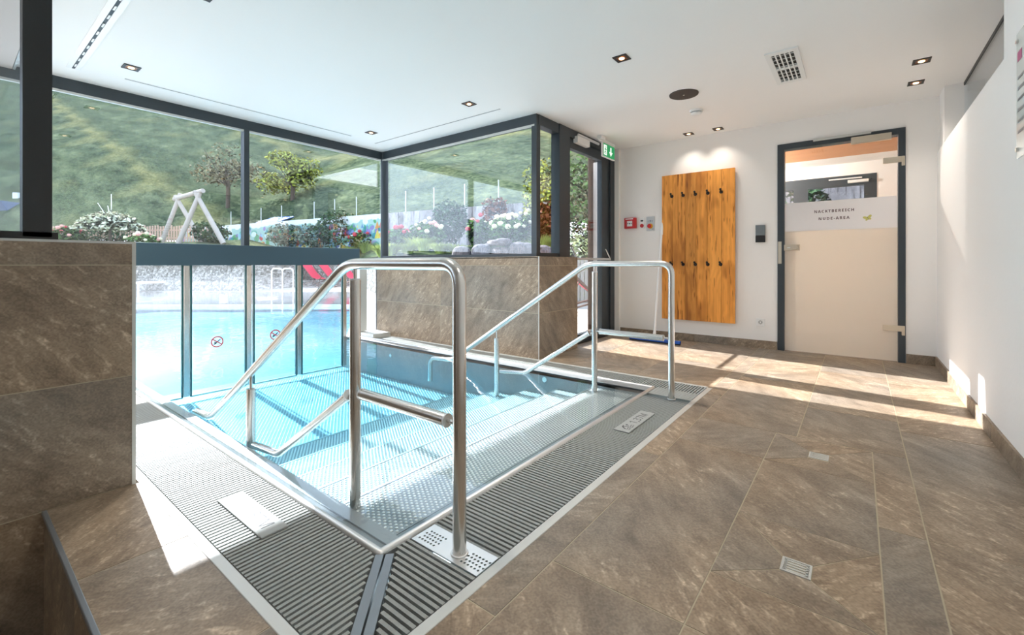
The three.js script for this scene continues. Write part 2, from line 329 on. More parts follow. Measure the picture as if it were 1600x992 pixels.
{ // side glass on the half wall
  const w = structure('window_5', 'side glazing with a thick black post standing on the tiled half wall', 'window');
  put('sill_frame', bx(-2.5, -2.41, 0.988, 1.018, -0.278, 3), M.frameDark, w);
  put('post', bx(-2.5, -2.41, 1.0, CE, -0.262, -0.186), M.frameDark, w);
  for (const z of [1.3, 2.9]) put('post', bx(-2.5, -2.41, 1.0, CE, z, z + 0.07), M.frameDark, w);
  put('pane', bx(-2.462, -2.45, 1.01, CE, -0.19, 1.3), M.glass, w); put('pane', bx(-2.462, -2.45, 1.01, CE, 1.37, 2.9), M.glass, w);
}
{ // glass panels that hang into the water under the beam
  const zs = [[-1.37, -0.4], [-1.905, -1.43], [-2.42, -1.975], [-2.975, -2.475]];
  const lab = ['plain glass panel beside the tiled half wall under the blue grey beam', 'glass panel with a whole no-diving sticker under the blue grey beam', 'glass panel with a no-diving sticker crossed by the handrail', 'plain glass panel closest to the slate half wall under the beam'];
  zs.forEach(([a, b], i) => {
    const t = thing('glass_panel', lab[i], 'glass panel', [-4.9, -0.33, (a + b) / 2]);
    const h = (b - a) / 2;
    put('pane', bx(-0.006, 0.006, 0, 1.215, -h, h), M.glassClear, t);
    put('seal', bx(-0.012, 0.012, 0, 1.215, h - 0.012, h + 0.004), M.glassEdge, t); put('seal', bx(-0.012, 0.012, 0, 1.215, -h - 0.004, -h + 0.01), M.glassEdge, t);
    put('profile', rb(-0.02, 0.014, 0, 1.215, -h - 0.05, -h - 0.006, 0.004), M.steel, t);
    put('bottom_rail', bx(-0.012, 0.012, -0.01, 0.006, -h, h), M.satin, t);
    if (i === 1 || i === 2) {
      const s = new THREE.Group(); s.name = 'sticker'; s.position.set(0.008, 0.475, i === 1 ? -1.648 - (a + b) / 2 : -2.191 - (a + b) / 2); s.rotation.y = Math.PI / 2; t.add(s);
      M.red ??= std({ color: hex('#c8281e'), roughness: 0.5 });
      put('ring', new THREE.RingGeometry(0.044, 0.054, 40), M.red, s);
      const sl = new THREE.PlaneGeometry(0.094, 0.009); sl.rotateZ(-Math.PI / 5); sl.translate(0, 0, 0.0008); put('slash', sl, M.red, s);
      const dv = new THREE.Shape(); dv.moveTo(-0.03, -0.026); dv.lineTo(-0.012, -0.02); dv.lineTo(0.03, 0.02); dv.lineTo(0.026, 0.026); dv.lineTo(-0.01, -0.004); dv.lineTo(-0.018, -0.008); dv.lineTo(-0.033, -0.021); dv.closePath();
      put('diver', merge([new THREE.ShapeGeometry(dv), new THREE.CircleGeometry(0.006, 16).translate(-0.02, -0.003, 0)]), M.black, s);
    }
  });
  const j = structure('trim_5', 'pale steel jamb where the opening meets the slate half wall', 'jamb');
  put('jamb', merge([bx(-5.0, -4.88, 0.06, 0.885, -3.3, -3.2), bx(-4.94, -4.6, 0.0, 0.05, -3.452, -3.2)]), M.trim, j);
}

// ------------------------------------------------------------------ pool basin
{
  const p = structure('pool_basin', 'stainless steel pool basin with dimpled steps going down', 'pool');
  const Z0 = -0.95, Z1 = -3.08, steps = [[-1.27, -1.6, -0.045], [-1.6, -1.93, -0.12], [-1.93, -2.25, -0.185], [-2.25, -2.6, -0.25], [-2.6, -2.95, -0.315], [-2.95, -5.3, -0.38]];
  steps.forEach(([a, b, y], i) => { put(i < 5 ? 'step' : 'pool_floor', bx(b, a, y - (i < 5 ? 0.1 : 0.05), y, Z1 - 0.04, Z0 + 0.04), M.poolSteel, p); if (i < 5) put('step_nosing', bx(b - 0.003, b + 0.008, y - 0.012, y + 0.0025, Z1, Z0), M.satin, p); });
  put('slot', bx(-1.596, -1.588, -0.0451, -0.0435, -3.0, -1.08), M.trimDark, p);
  // sloping margins and side walls
  const quad = (pts) => { const g = new THREE.BufferGeometry(); g.setAttribute('position', new THREE.Float32BufferAttribute([0, 1, 2, 0, 2, 3].flatMap((k) => pts[k]), 3)); g.computeVertexNormals(); return metricUV(g); };
  put('margin', quad([[-1.185, -0.003, -0.85], [-1.185, -0.003, -3.18], [-1.275, -0.05, -3.08], [-1.275, -0.05, -0.95]]), M.poolSteel, p);
  put('margin', quad([[-5.0, -0.003, -0.85], [-1.185, -0.003, -0.85], [-1.275, -0.05, -0.95], [-5.0, -0.05, -0.95]]), M.poolSteel, p);
  put('margin', bx(-5.0, -1.185, -0.03, 0.001, -3.185, -3.08), M.poolSteel, p);
  put('side_wall', bx(-5.1, -1.2, -0.45, -0.02, -0.95, -0.9), M.poolSteel, p); put('side_wall', bx(-5.1, -1.2, -0.45, -0.003, -3.12, -3.08), M.poolSteel, p);
  const rim = (pts) => put('rim', pipe(pts, 0.014, 0.006, 12), M.satin, p);
  rim([[-4.95, -0.004, -0.843], [-1.175, -0.004, -0.843], [-1.175, -0.004, -3.19], [-4.88, -0.004, -3.19]]);
  put('rim_skirt', merge([bx(-4.95, -1.16, -0.1, -0.002, -0.852, -0.832), bx(-1.185, -1.16, -0.1, -0.002, -3.19, -0.84), bx(-4.88, -1.16, -0.1, -0.002, -3.2, -3.18)]), M.satin, p);
  put('wall_nozzle', merge([cyl([-4.1, -0.12, -3.079], [-4.1, -0.12, -3.074], 0.02), cyl([-2.05, -0.06, -3.079], [-2.05, -0.06, -3.074], 0.022)]), M.steel, p);
  // pressed studs
  const stud = new THREE.SphereGeometry(0.0064, 8, 4, 0, Math.PI * 2, 0, Math.PI / 2); stud.scale(1, 0.55, 1);
  const at = [];
  steps.forEach(([a, b, y], i) => { const s = i < 5 ? 0.0215 : 0.029; let r = 0; for (let x = a - 0.015; x > Math.max(b, -5.0) + 0.012; x -= s * 0.8, r++) for (let z = Z0 - 0.02 - (r % 2) * s / 2; z > Z1 + 0.015; z -= s) at.push([x, y, z]); });
  const im = new THREE.InstancedMesh(stud, M.satin, at.length); im.name = 'pressed_studs'; im.userData.kind = 'stuff';
  const m4 = new THREE.Matrix4(); at.forEach((q, i) => im.setMatrixAt(i, m4.makeTranslation(...q))); p.add(im);
}
{
  const w = structure('water_indoor', 'clear turquoise pool water over the dimpled steps', 'water');
  const s = new THREE.PlaneGeometry(3.8, 2.33); s.rotateX(-Math.PI / 2); s.translate(-3.09, -0.006, -2.015); put('surface', metricUV(s), M.waterTop, w);
  put('body', bx(-4.97, -1.19, -0.42, -0.009, -3.1, -0.86), M.waterBody, w);
}

// ------------------------------------------------------------------ overflow gratings
{
  const pitch = 0.0196, sw = 0.0108;
  const slatAt = (parent, a, b) => put('slat', ngon([a[0], a[1], b[1], b[0]].map((q) => q), -0.03, 0, 0, 0), M.grate, parent);
  const bar = (x0, x1, z0, z1, parent) => put('slat', bx(x0, x1, -0.028, -0.001, z0, z1), M.grate, parent);
  // along the entry side: slats run along x
  const A = thing('overflow_grating', 'grey slatted overflow grating along the entry steps between the two handrails', 'grating', [0, 0, 0], 'pool overflow gratings');
  put('channel', bx(-1.16, -0.835, -0.2, -0.18, -3.01, -0.52), M.grateBed, A);
  put('edge_frame', rb(-0.862, -0.828, -0.02, 0.002, -3.42, -0.505, 0.003), M.trim, A);
  // mitred corner: the joint runs from the pool corner out to the floor corner
  const P0 = [-1.165, -0.855], U = [0.69, 0.7238], N = [0.7238, -0.69];
  const mitre = (o0, o1, parent) => put('mitre_strip', ngon([[0.012, o0], [0.012, o1], [0.47, o1], [0.47, o0]].map(([t, o]) => [P0[0] + U[0] * t + N[0] * o, P0[1] + U[1] * t + N[1] * o]), -0.022, 0.001), M.trimDark, parent);
  const xAt = (z) => P0[0] + N[0] * 0.03 + U[0] * (z - P0[1] - N[1] * 0.03) / U[1], zAt = (x) => P0[1] - N[1] * 0.03 + U[1] * (x - P0[0] + N[0] * 0.03) / U[0];
  for (let z = -0.56; z > -2.99; z -= pitch) {
    if (z < -0.948 && z - sw > -1.05) continue;
    const left = Math.max(-1.158, xAt(z)); if (-0.866 - left > 0.015) bar(left, -0.866, z - sw, z, A);
  }
  mitre(0.003, 0.028, A);
  // along the half wall side: slats run along z
  const B = thing('overflow_grating', 'grey slatted overflow grating beside the tiled half wall, sunlit', 'grating', [0, 0, 0], 'pool overflow gratings');
  put('channel', bx(-4.9, -0.86, -0.2, -0.18, -0.83, -0.51), M.grateBed, B);
  put('edge_frame', rb(-4.9, -0.862, -0.02, 0.002, -0.536, -0.503, 0.003), M.trim, B);
  for (let x = -0.9; x > -4.88; x -= pitch) { const far = Math.max(-0.828, zAt(x)); if (-0.54 - far > 0.015) bar(x - sw, x, far, -0.54, B); }
  mitre(-0.028, -0.003, B);
  // under the slate half wall
  const C = thing('overflow_grating', 'grey slatted overflow grating at the foot of the slate half wall', 'grating', [0, 0, 0], 'pool overflow gratings');
  put('channel', bx(-4.88, -0.86, -0.2, -0.18, -3.44, -3.2), M.grateBed, C);
  put('edge_frame', rb(-4.88, -0.862, -0.02, 0.002, -3.45, -3.42, 0.003), M.trim, C);
  for (let x = -0.87; x > -4.86; x -= pitch) bar(x - sw, x, -3.418, x > -1.2 ? -3.215 : -3.203, C);
  const D = thing('grating_plate', 'solid grey corner pad of the overflow grating behind the handrail post', 'grating');
  put('channel', bx(-1.155, -0.866, -0.2, -0.18, -3.2, -3.02), M.grateBed, D);
  for (let k = 0; k < 9; k++) put('slat', bx(-1.155, -0.866, -0.028, 0, -3.212 + k * 0.0205, -3.212 + k * 0.0205 + 0.0188), M.grate, D);
  // perforated post plates
  const plate = (z, label) => {
    const s = new THREE.Shape([[-1.152, 0], [-0.866, 0], [-0.866, 0.1], [-1.152, 0.1]].map(([a, b]) => new THREE.Vector2(a, b)));
    for (const x0 of [-1.135, -0.945]) for (let i = 0; i < 6; i++) for (let j = 0; j < 4; j++) { const h = new THREE.Path(); h.absarc(x0 + i * 0.0135 + (j % 2) * 0.0065, 0.02 + j * 0.0155, 0.0042, 0, Math.PI * 2, true); s.holes.push(h); }
    const g = new THREE.ExtrudeGeometry(s, { depth: 0.004, bevelEnabled: false, curveSegments: 5 }); g.rotateX(-Math.PI / 2);
    const t = thing('post_plate', label, 'plate', [0, -0.002, z]); put('plate', metricUV(g), M.satin, t);
  };
  plate(-0.947, 'perforated steel plate around the handrail post beside the mitred grating corner');
}
// ------------------------------------------------------------------ depth plates
const depthTex = canvasTex(1024, 256, (c, w, h) => {
  c.fillStyle = '#9fa2a0'; c.fillRect(0, 0, w, h);
  c.fillStyle = c.strokeStyle = '#2b2d2e'; c.lineWidth = 11; c.lineCap = 'round'; c.lineJoin = 'round';
  c.beginPath(); c.arc(270, 92, 20, 0, 7); c.fill();
  c.lineWidth = 20; c.beginPath(); c.moveTo(95, 150); c.lineTo(150, 75); c.lineTo(205, 62); c.stroke(); c.beginPath(); c.moveTo(160, 80); c.lineTo(235, 140); c.stroke();
  c.lineWidth = 10; for (const y of [170, 205]) { c.beginPath(); for (let x = 90; x <= 310; x += 4) c.lineTo(x, y + Math.sin((x - 90) / 18) * 10); c.stroke(); }
  c.font = '190px sans-serif'; c.textBaseline = 'middle'; c.fillText('1,37M', 385, 132);
});
{
  const m = std({ map: depthTex, roughness: 0.6 }), body = std({ color: hex('#9fa2a0'), roughness: 0.6 });
  const make = (label, pos, turn) => {
    const t = thing('depth_plate', label, 'sign', pos, 'pool depth plates on the gratings'); t.rotation.y = turn;
    put('plate', rb(-0.19, 0.19, 0, 0.006, -0.044, 0.044, 0.002), body, t);
    const f = new THREE.PlaneGeometry(0.376, 0.084); f.rotateX(-Math.PI / 2); f.translate(0, 0.0066, 0); put('lettering', f, m, t);
  };
  make('depth plate with swimmer and 1,37M on the sunlit grating beside the half wall', [-1.725, 0, -0.688], 0);
  make('depth plate with swimmer and 1,37M on the grating along the entry steps', [-1.0, 0, -2.43], Math.PI / 2);
}

// ------------------------------------------------------------------ handrails
{
  const r = thing('handrail', 'brushed steel pool handrail standing next to the perforated plate', 'handrail', [0, 0, -0.99], 'pool handrails');
  put('main_rail', pipe([[-0.976, 0, 0], [-0.976, 0.9, 0], [-1.6, 0.9, 0], [-3.03, -0.012, 0], [-3.34, -0.03, 0], [-3.34, -0.26, 0]], 0.0212, 0.075, 24), M.steel, r);
  put('floor_collar', new THREE.TorusGeometry(0.024, 0.004, 8, 24).rotateX(Math.PI / 2).translate(-0.976, 0.003, 0), M.satin, r);
  const ip = put('inner_post', cyl([-1.54, -0.05, 0], [-1.54, 0.84, 0], 0.0212, 0.0212, 24), M.steel, r); put('pin', cyl([-1.54, 0.838, 0], [-1.54, 0.888, 0], 0.007), M.steel, ip);
  put('post_cap', cyl([-1.54, 0.836, 0], [-1.54, 0.842, 0], 0.0215, 0.0215, 24), M.satin, ip);
  const lp = put('lower_post', cyl([-2.483, -0.28, 0], [-2.483, 0.253, 0], 0.0225, 0.0225, 24), M.steel, r); put('pin', cyl([-2.483, 0.25, 0], [-2.483, 0.335, 0], 0.007), M.steel, lp);
  const mr = put('middle_rail', cyl([-1.495, 0.402, 0], [-1.03, 0.402, 0], 0.0212, 0.0212, 24), M.steel, r); put('pin', cyl([-1.54, 0.402, 0], [-0.976, 0.402, 0], 0.0065), M.steel, mr);
  put('end_cap', merge([cyl([-1.034, 0.402, 0], [-1.028, 0.402, 0], 0.0222, 0.0222, 24), cyl([-1.497, 0.402, 0], [-1.491, 0.402, 0], 0.0222, 0.0222, 24)]), M.satin, mr);
  const lr = put('lower_rail', pipe([[-1.585, 0.382, 0], [-2.18, -0.005, 0], [-2.44, -0.03, 0]], 0.018, 0.03, 20), M.steel, r); put('pin', cyl([-1.54, 0.395, 0], [-1.62, 0.36, 0], 0.0065), M.steel, lr);
  put('end_cap', cyl([-1.581, 0.3848, 0], [-1.589, 0.3796, 0], 0.0222, 0.0222, 24), M.satin, lr);
  dup(r, [0, 0, -2.98], 'brushed steel pool handrail standing closer to the slate half wall and exit door');
}

// ------------------------------------------------------------------ back wall: hook board, controls, squeegee
const woodMap = texture(512, (u, v) => {
  const w = fbm(u, v, 4, 3, 3), g = fbm(u + (w - 0.5) * 0.05, v, 40, 3, 4), r = Math.sin((u * 9 + w * 5) * Math.PI * 2) * 0.5 + 0.5, worm = fbm(u, v, 60, 14, 2), st = fbm(u, v, 5, 4, 3);
  const t = (g - 0.5) * 52 + (r - 0.5) * 10 - Math.max(0, worm - 0.7) * 420 - Math.max(0, st - 0.62) * 220;
  return [236 + t, 160 + t * 0.85, 72 + t * 0.55];
}, { M: 1024 });
const woodBump = texture(256, (u, v) => { const h = 128 + (fbm(u, v, 60, 6, 3) - 0.5) * 200; return [h, h, h]; }, { srgb: false });
{
  const b = thing('hook_board', 'old brown plank board with two rows of black coat hooks on white wall', 'coat rack', [-1.4575, 0.245, ZB]);
  put('batten', bx(-0.34, 0.34, 0.3, 0.38, 0, 0.02), M.dark, b); put('batten', bx(-0.34, 0.34, 1.3, 1.38, 0, 0.02), M.dark, b);
  const edges = [-0.4, -0.27, -0.125, -0.09 + 0.085, 0.115, 0.265, 0.4];
  for (let i = 0; i < 6; i++) {
    const t = woodMap.clone(), k = [0.92, 0.84, 0.72, 0.95, 1.02, 1.1][i]; t.repeat.set(1.5, 0.62); t.offset.set(i * 0.37, i * 0.23); t.needsUpdate = true;
    put('plank', bx(edges[i] + 0.0014, edges[i + 1] - 0.0014, 0.0, 1.705, 0.018, 0.046 + (i % 2) * 0.002, 0, 0), std({ map: t, bumpMap: woodBump, bumpScale: 0.001, roughness: 0.75, color: new THREE.Color(k, k * 0.98, k * 0.95) }), b);
  }
  const hook = (x, y) => { const h = put('hook', pipe([[x, y, 0.046], [x, y - 0.002, 0.078], [x, y + 0.022, 0.09]], 0.008, 0.012, 10), M.black, b); put('hook_base', cyl([x, y, 0.046], [x, y, 0.053], 0.019, 0.019, 16), M.black, h); put('hook_tip', new THREE.SphereGeometry(0.012, 12, 8).translate(x, y + 0.024, 0.091), M.black, h); };
  for (let i = 0; i < 5; i++) hook([-0.28, -0.15, -0.012, 0.122, 0.262][i], 1.452);
  for (let i = 0; i < 5; i++) hook([-0.285, -0.15, -0.013, 0.122, 0.256][i], 0.647);
}
{
  M.redGloss = std({ color: hex('#c01210'), roughness: 0.35 });
  const f = thing('fire_alarm_box', 'red square fire alarm call point with white break plate on white wall', 'fire alarm', [-2.262, 1.41, ZB]);
  put('housing', rb(-0.074, 0.074, -0.066, 0.066, 0, 0.05, 0.006), M.redGloss, f);
  const callTex = canvasTex(128, 128, (c) => { c.fillStyle = '#e9e7e2'; c.fillRect(0, 0, 128, 128); c.fillStyle = '#1c1c1c'; c.beginPath(); c.arc(64, 64, 16, 0, 7); c.fill(); for (const s of [-1, 1]) { c.beginPath(); c.moveTo(64 + s * 24, 64); c.lineTo(64 + s * 54, 50); c.lineTo(64 + s * 54, 78); c.fill(); } });
  const q = new THREE.PlaneGeometry(0.068, 0.068); q.translate(0, -0.006, 0.0508); put('break_plate', q, std({ map: callTex, roughness: 0.3 }), f);
  put('label_strip', bx(-0.056, 0.045, 0.046, 0.058, 0.05, 0.0506), M.plastic, f);
  const p = thing('call_button_panel', 'small white panel with dark display and red round button beside the alarm box', 'button panel', [-2.118, 1.4, ZB]);
  put('plate', rb(-0.03, 0.034, -0.062, 0.068, 0, 0.012, 0.003), M.plastic, p); put('display', bx(-0.017, 0.016, 0.024, 0.042, 0.012, 0.0135), M.black, p);
  put('button', cyl([0, -0.028, 0.012], [0, -0.028, 0.022], 0.024, 0.022, 24), M.redGloss, p);
  const e = thing('emergency_switch', 'grey plate with red mushroom knob on yellow collar on white wall', 'switch', [-2.012, 1.39, ZB]);
  put('plate', rb(-0.05, 0.05, -0.088, 0.09, 0, 0.01, 0.003), std({ color: hex('#c3c8cb'), roughness: 0.45 }), e);
  put('collar', cyl([0, -0.028, 0.01], [0, -0.028, 0.02], 0.032, 0.03, 24), std({ color: hex('#e0a91a'), roughness: 0.5 }), e);
  put('knob', cyl([-0.003, -0.028, 0.02], [-0.003, -0.028, 0.042], 0.02, 0.026, 24), M.redGloss, e);
  put('dial', merge([cyl([0, 0.036, 0.01], [0, 0.036, 0.016], 0.011, 0.011, 16), bx(-0.03, -0.022, 0.026, 0.042, 0.01, 0.0106), bx(0.022, 0.03, 0.026, 0.042, 0.01, 0.0106), bx(0.018, 0.04, -0.07, -0.06, 0.01, 0.0106)]), M.trimDark, e);
  const k = thing('card_reader', 'small grey and black card reader on white wall beside the glass door', 'card reader', [-0.817, 1.22, ZB]);
  put('upper_cover', rb(-0.045, 0.045, -0.02, 0.092, 0, 0.022, 0.004), std({ color: hex('#6f777b'), roughness: 0.4 }), k); put('lower_cover', rb(-0.045, 0.045, -0.092, -0.021, 0, 0.024, 0.004), M.black, k);
  const s = thing('wall_socket', 'round white power socket near the skirting of the white wall', 'socket', [-0.817, 0.277, ZB]);
  put('plate', rb(-0.041, 0.041, -0.041, 0.041, 0, 0.01, 0.003), M.plastic, s); put('cup', new THREE.RingGeometry(0.008, 0.021, 24).translate(0, 0, 0.0104), std({ color: hex('#b9b9b6'), roughness: 0.6 }), s);
  put('pin_hole', merge([cyl([-0.01, 0, 0.009], [-0.01, 0, 0.0108], 0.003), cyl([0.01, 0, 0.009], [0.01, 0, 0.0108], 0.003)]), M.black, s);
  const m = thing('floor_squeegee', 'white-handled floor squeegee with a blue head leaning against white wall', 'squeegee', [-1.84, 0, -5.02]);
  const hd = put('head', rb(-0.3, 0.3, 0.012, 0.045, -0.02, 0.02, 0.006), std({ color: hex('#1757b8'), roughness: 0.5 }), m); put('rubber_lip', bx(-0.3, 0.3, 0, 0.014, -0.004, 0.004), M.black, hd);
  m.rotation.y = -0.05;
  put('socket_cone', cyl([0, 0.04, 0], [0.002, 0.14, -0.015], 0.022, 0.014), M.plastic, m);
  put('pole', cyl([0.002, 0.12, -0.013], [-0.03, 1.26, -0.29], 0.0125), M.plastic, m); put('grip', cyl([-0.03, 1.25, -0.288], [-0.036, 1.45, -0.33], 0.0165), M.plastic, m);
}
// ------------------------------------------------------------------ lettered glass door and the room behind it
{
  const d = structure('door_2', 'frosted glass door lettered NACKTBEREICH NUDE-AREA in a dark frame', 'door');
  put('frame', merge([bx(-0.66, -0.6, 0, 2.137, ZB - 0.1, ZB + 0.012), bx(0.292, 0.343, 0, 2.137, ZB - 0.1, ZB + 0.012), bx(-0.6, 0.292, 2.08, 2.137, ZB - 0.1, ZB + 0.012)]), M.frame, d);
  put('clear_glass', bx(-0.595, 0.288, 1.52, 2.075, ZB - 0.012, ZB - 0.002), M.glassClear, d);
  put('frosted_glass', bx(-0.595, 0.288, 0.008, 1.235, ZB - 0.012, ZB - 0.002), M.frosted, d);
  put('film_band', bx(-0.595, 0.288, 1.232, 1.522, ZB - 0.012, ZB - 0.002), std({ color: hex('#e9e4e2'), roughness: 0.55 }), d);
  const tx = canvasTex(1024, 336, (c, w, h) => {
    c.fillStyle = '#e9e4e2'; c.fillRect(0, 0, w, h); c.fillStyle = '#4a2a2c'; c.textBaseline = 'middle'; c.textAlign = 'center';
    const sp = (t, y, size, gap) => { c.font = `bold ${size}px sans-serif`; let W = 0; for (const k of t) W += c.measureText(k).width + gap; let x = 478 - W / 2; c.textAlign = 'left'; for (const k of t) { c.fillText(k, x, y); x += c.measureText(k).width + gap; } };
    sp('NACKTBEREICH', 120, 43, 5); sp('NUDE-AREA', 204, 43, 6);
    c.save(); c.translate(778, 222); c.rotate(-0.3); c.fillStyle = '#c3bd6a';
    for (const s of [-1, 1]) { c.beginPath(); c.ellipse(s * 20, -12, 22, 13, s * -0.6, 0, 7); c.fill(); c.beginPath(); c.ellipse(s * 14, 12, 13, 10, s * 0.6, 0, 7); c.fill(); }
    c.fillStyle = '#7c7440'; c.fillRect(-2, -16, 4, 34); c.restore();
  });
  const q = new THREE.PlaneGeometry(0.883, 0.29); q.translate(-0.1535, 1.377, ZB - 0.0012); put('lettering', q, std({ map: tx, roughness: 0.55 }), d);
  const brass = std({ color: new THREE.Color(0.62, 0.55, 0.44), metalness: 0.8, roughness: 0.4 });
  for (const y of [1.85, 0.31]) put('hinge', merge([rb(0.185, 0.33, y - 0.026, y + 0.026, ZB - 0.002, ZB + 0.022), rb(0.315, 0.338, y - 0.06, y + 0.026, ZB + 0.0, ZB + 0.024)]), brass, d);
  const lk = put('lock_case', rb(-0.6, -0.465, 1.035, 1.095, ZB - 0.002, ZB + 0.024), brass, d); put('knob', cyl([-0.5, 1.065, ZB + 0.024], [-0.5, 1.065, ZB + 0.05], 0.022, 0.02, 20), brass, lk); put('keyhole', bx(-0.572, -0.545, 1.06, 1.069, ZB + 0.024, ZB + 0.0255), M.plastic, lk);
  put('strike_plate', rb(-0.654, -0.622, 0.9, 1.13, ZB + 0.01, ZB + 0.018), brass, d);
  put('closer_rail', rb(-0.35, 0.1, 2.118, 2.142, ZB + 0.01, ZB + 0.03), M.trim, d); put('closer', rb(-0.05, 0.245, 2.04, 2.1, ZB + 0.0, ZB + 0.05), brass, d);
  // room behind
  const w = structure('wall_next_room', 'pale walls of the room behind the lettered glass door', 'wall');
  put('plaster', merge([bx(-2.9, -2.8, 0, 2.3, -7.2, -5.57), bx(1.7, 1.8, 0, 2.3, -7.2, -5.57), bx(0.19, 1.8, 0, 2.3, -7.3, -7.2), bx(-2.9, -1.3, 0, 2.3, -7.3, -7.2), bx(-1.3, 0.19, 2.04, 2.3, -7.3, -7.2)]), M.white, w);
  put('cladding', bx(-2.92, -2.9, -0.4, 2.7, -7.3, -5.45), phy({ color: hex('#5a4c45'), roughness: 1, specularIntensity: 0.2 }), structure('wall_outer_cladding', 'brown outer wall edge seen through the exit door', 'wall'));
  put('cladding', bx(-2.64, -2.62, -0.4, 2.7, -5.6, -5.32), phy({ color: hex('#5a4c45'), roughness: 1, specularIntensity: 0.2 }), structure('wall_outer_edge', 'brown outer wall edge directly behind the exit door', 'wall'));
  const f = structure('floor_next_room', 'tiled floor of the room behind the lettered glass door', 'floor'); put('slab', bx(-2.9, 1.8, -0.1, 0, -7.3, -5.37), M.slate, f);
  const c = structure('ceiling_next_room', 'orange wooden ceiling of the room behind the lettered glass door', 'ceiling'); M.cedar = std({ color: hex('#d39a6c'), roughness: 0.7 });
  for (let k = 0; k < 7; k++) put('board', bx(-2.9, 1.8, 2.2, 2.24, -7.2 + k * 0.233, -7.2 + k * 0.233 + 0.229), k < 2 ? M.white : M.cedar, c); put('roof', bx(-2.9, 1.8, 2.26, 2.75, -7.35, -5.6), M.frameDark, c);
  const g = structure('window_6', 'dark framed garden window with a white closer seen through the lettered glass door', 'window');
  put('frame', merge([bx(-1.3, 0.19, 1.905, 2.04, -7.26, -7.195), bx(0.064, 0.19, 0, 1.905, -7.26, -7.195), bx(-0.695, -0.533, 0, 1.905, -7.26, -7.195), bx(-1.3, -1.22, 0, 1.905, -7.26, -7.195)]), M.frame, g);
  put('pane', bx(-0.533, 0.064, 0, 1.905, -7.245, -7.235), M.glassClear, g); put('pane', bx(-1.22, -0.695, 0, 1.905, -7.245, -7.235), M.glassClear, g);
  put('closer_rail', rb(-0.3, 0.045, 1.99, 2.005, -7.195, -7.165), M.plastic, g); put('closer', rb(-0.1, 0.108, 1.935, 1.97, -7.195, -7.14), M.plastic, g);
}
// ------------------------------------------------------------------ poster plate on the partition
{
  const t = thing('acrylic_sign', 'clear acrylic notice plate on steel stand-offs on the white partition', 'sign', [XR, 1.34, -2.5]);
  put('plate', bx(-0.022, -0.016, 0, 0.52, -0.28, 0.1), std({ color: hex('#dfe5e2'), roughness: 0.15 }), t);
  for (const y of [0.035, 0.485]) for (const z of [-0.255, 0.075]) put('stand_off', cyl([0, y, z], [-0.03, y, z], 0.009), M.steel, t);
  put('print', merge([0, 1, 2, 3, 4, 5].map((k) => bx(-0.0232, -0.0224, 0.1 + k * 0.045, 0.112 + k * 0.045, -0.255, 0.05))), M.trimDark, t);
  put('emblem', bx(-0.0232, -0.0224, 0.4, 0.44, -0.262, -0.2), std({ color: hex('#c76a92'), roughness: 0.5 }), t);
}

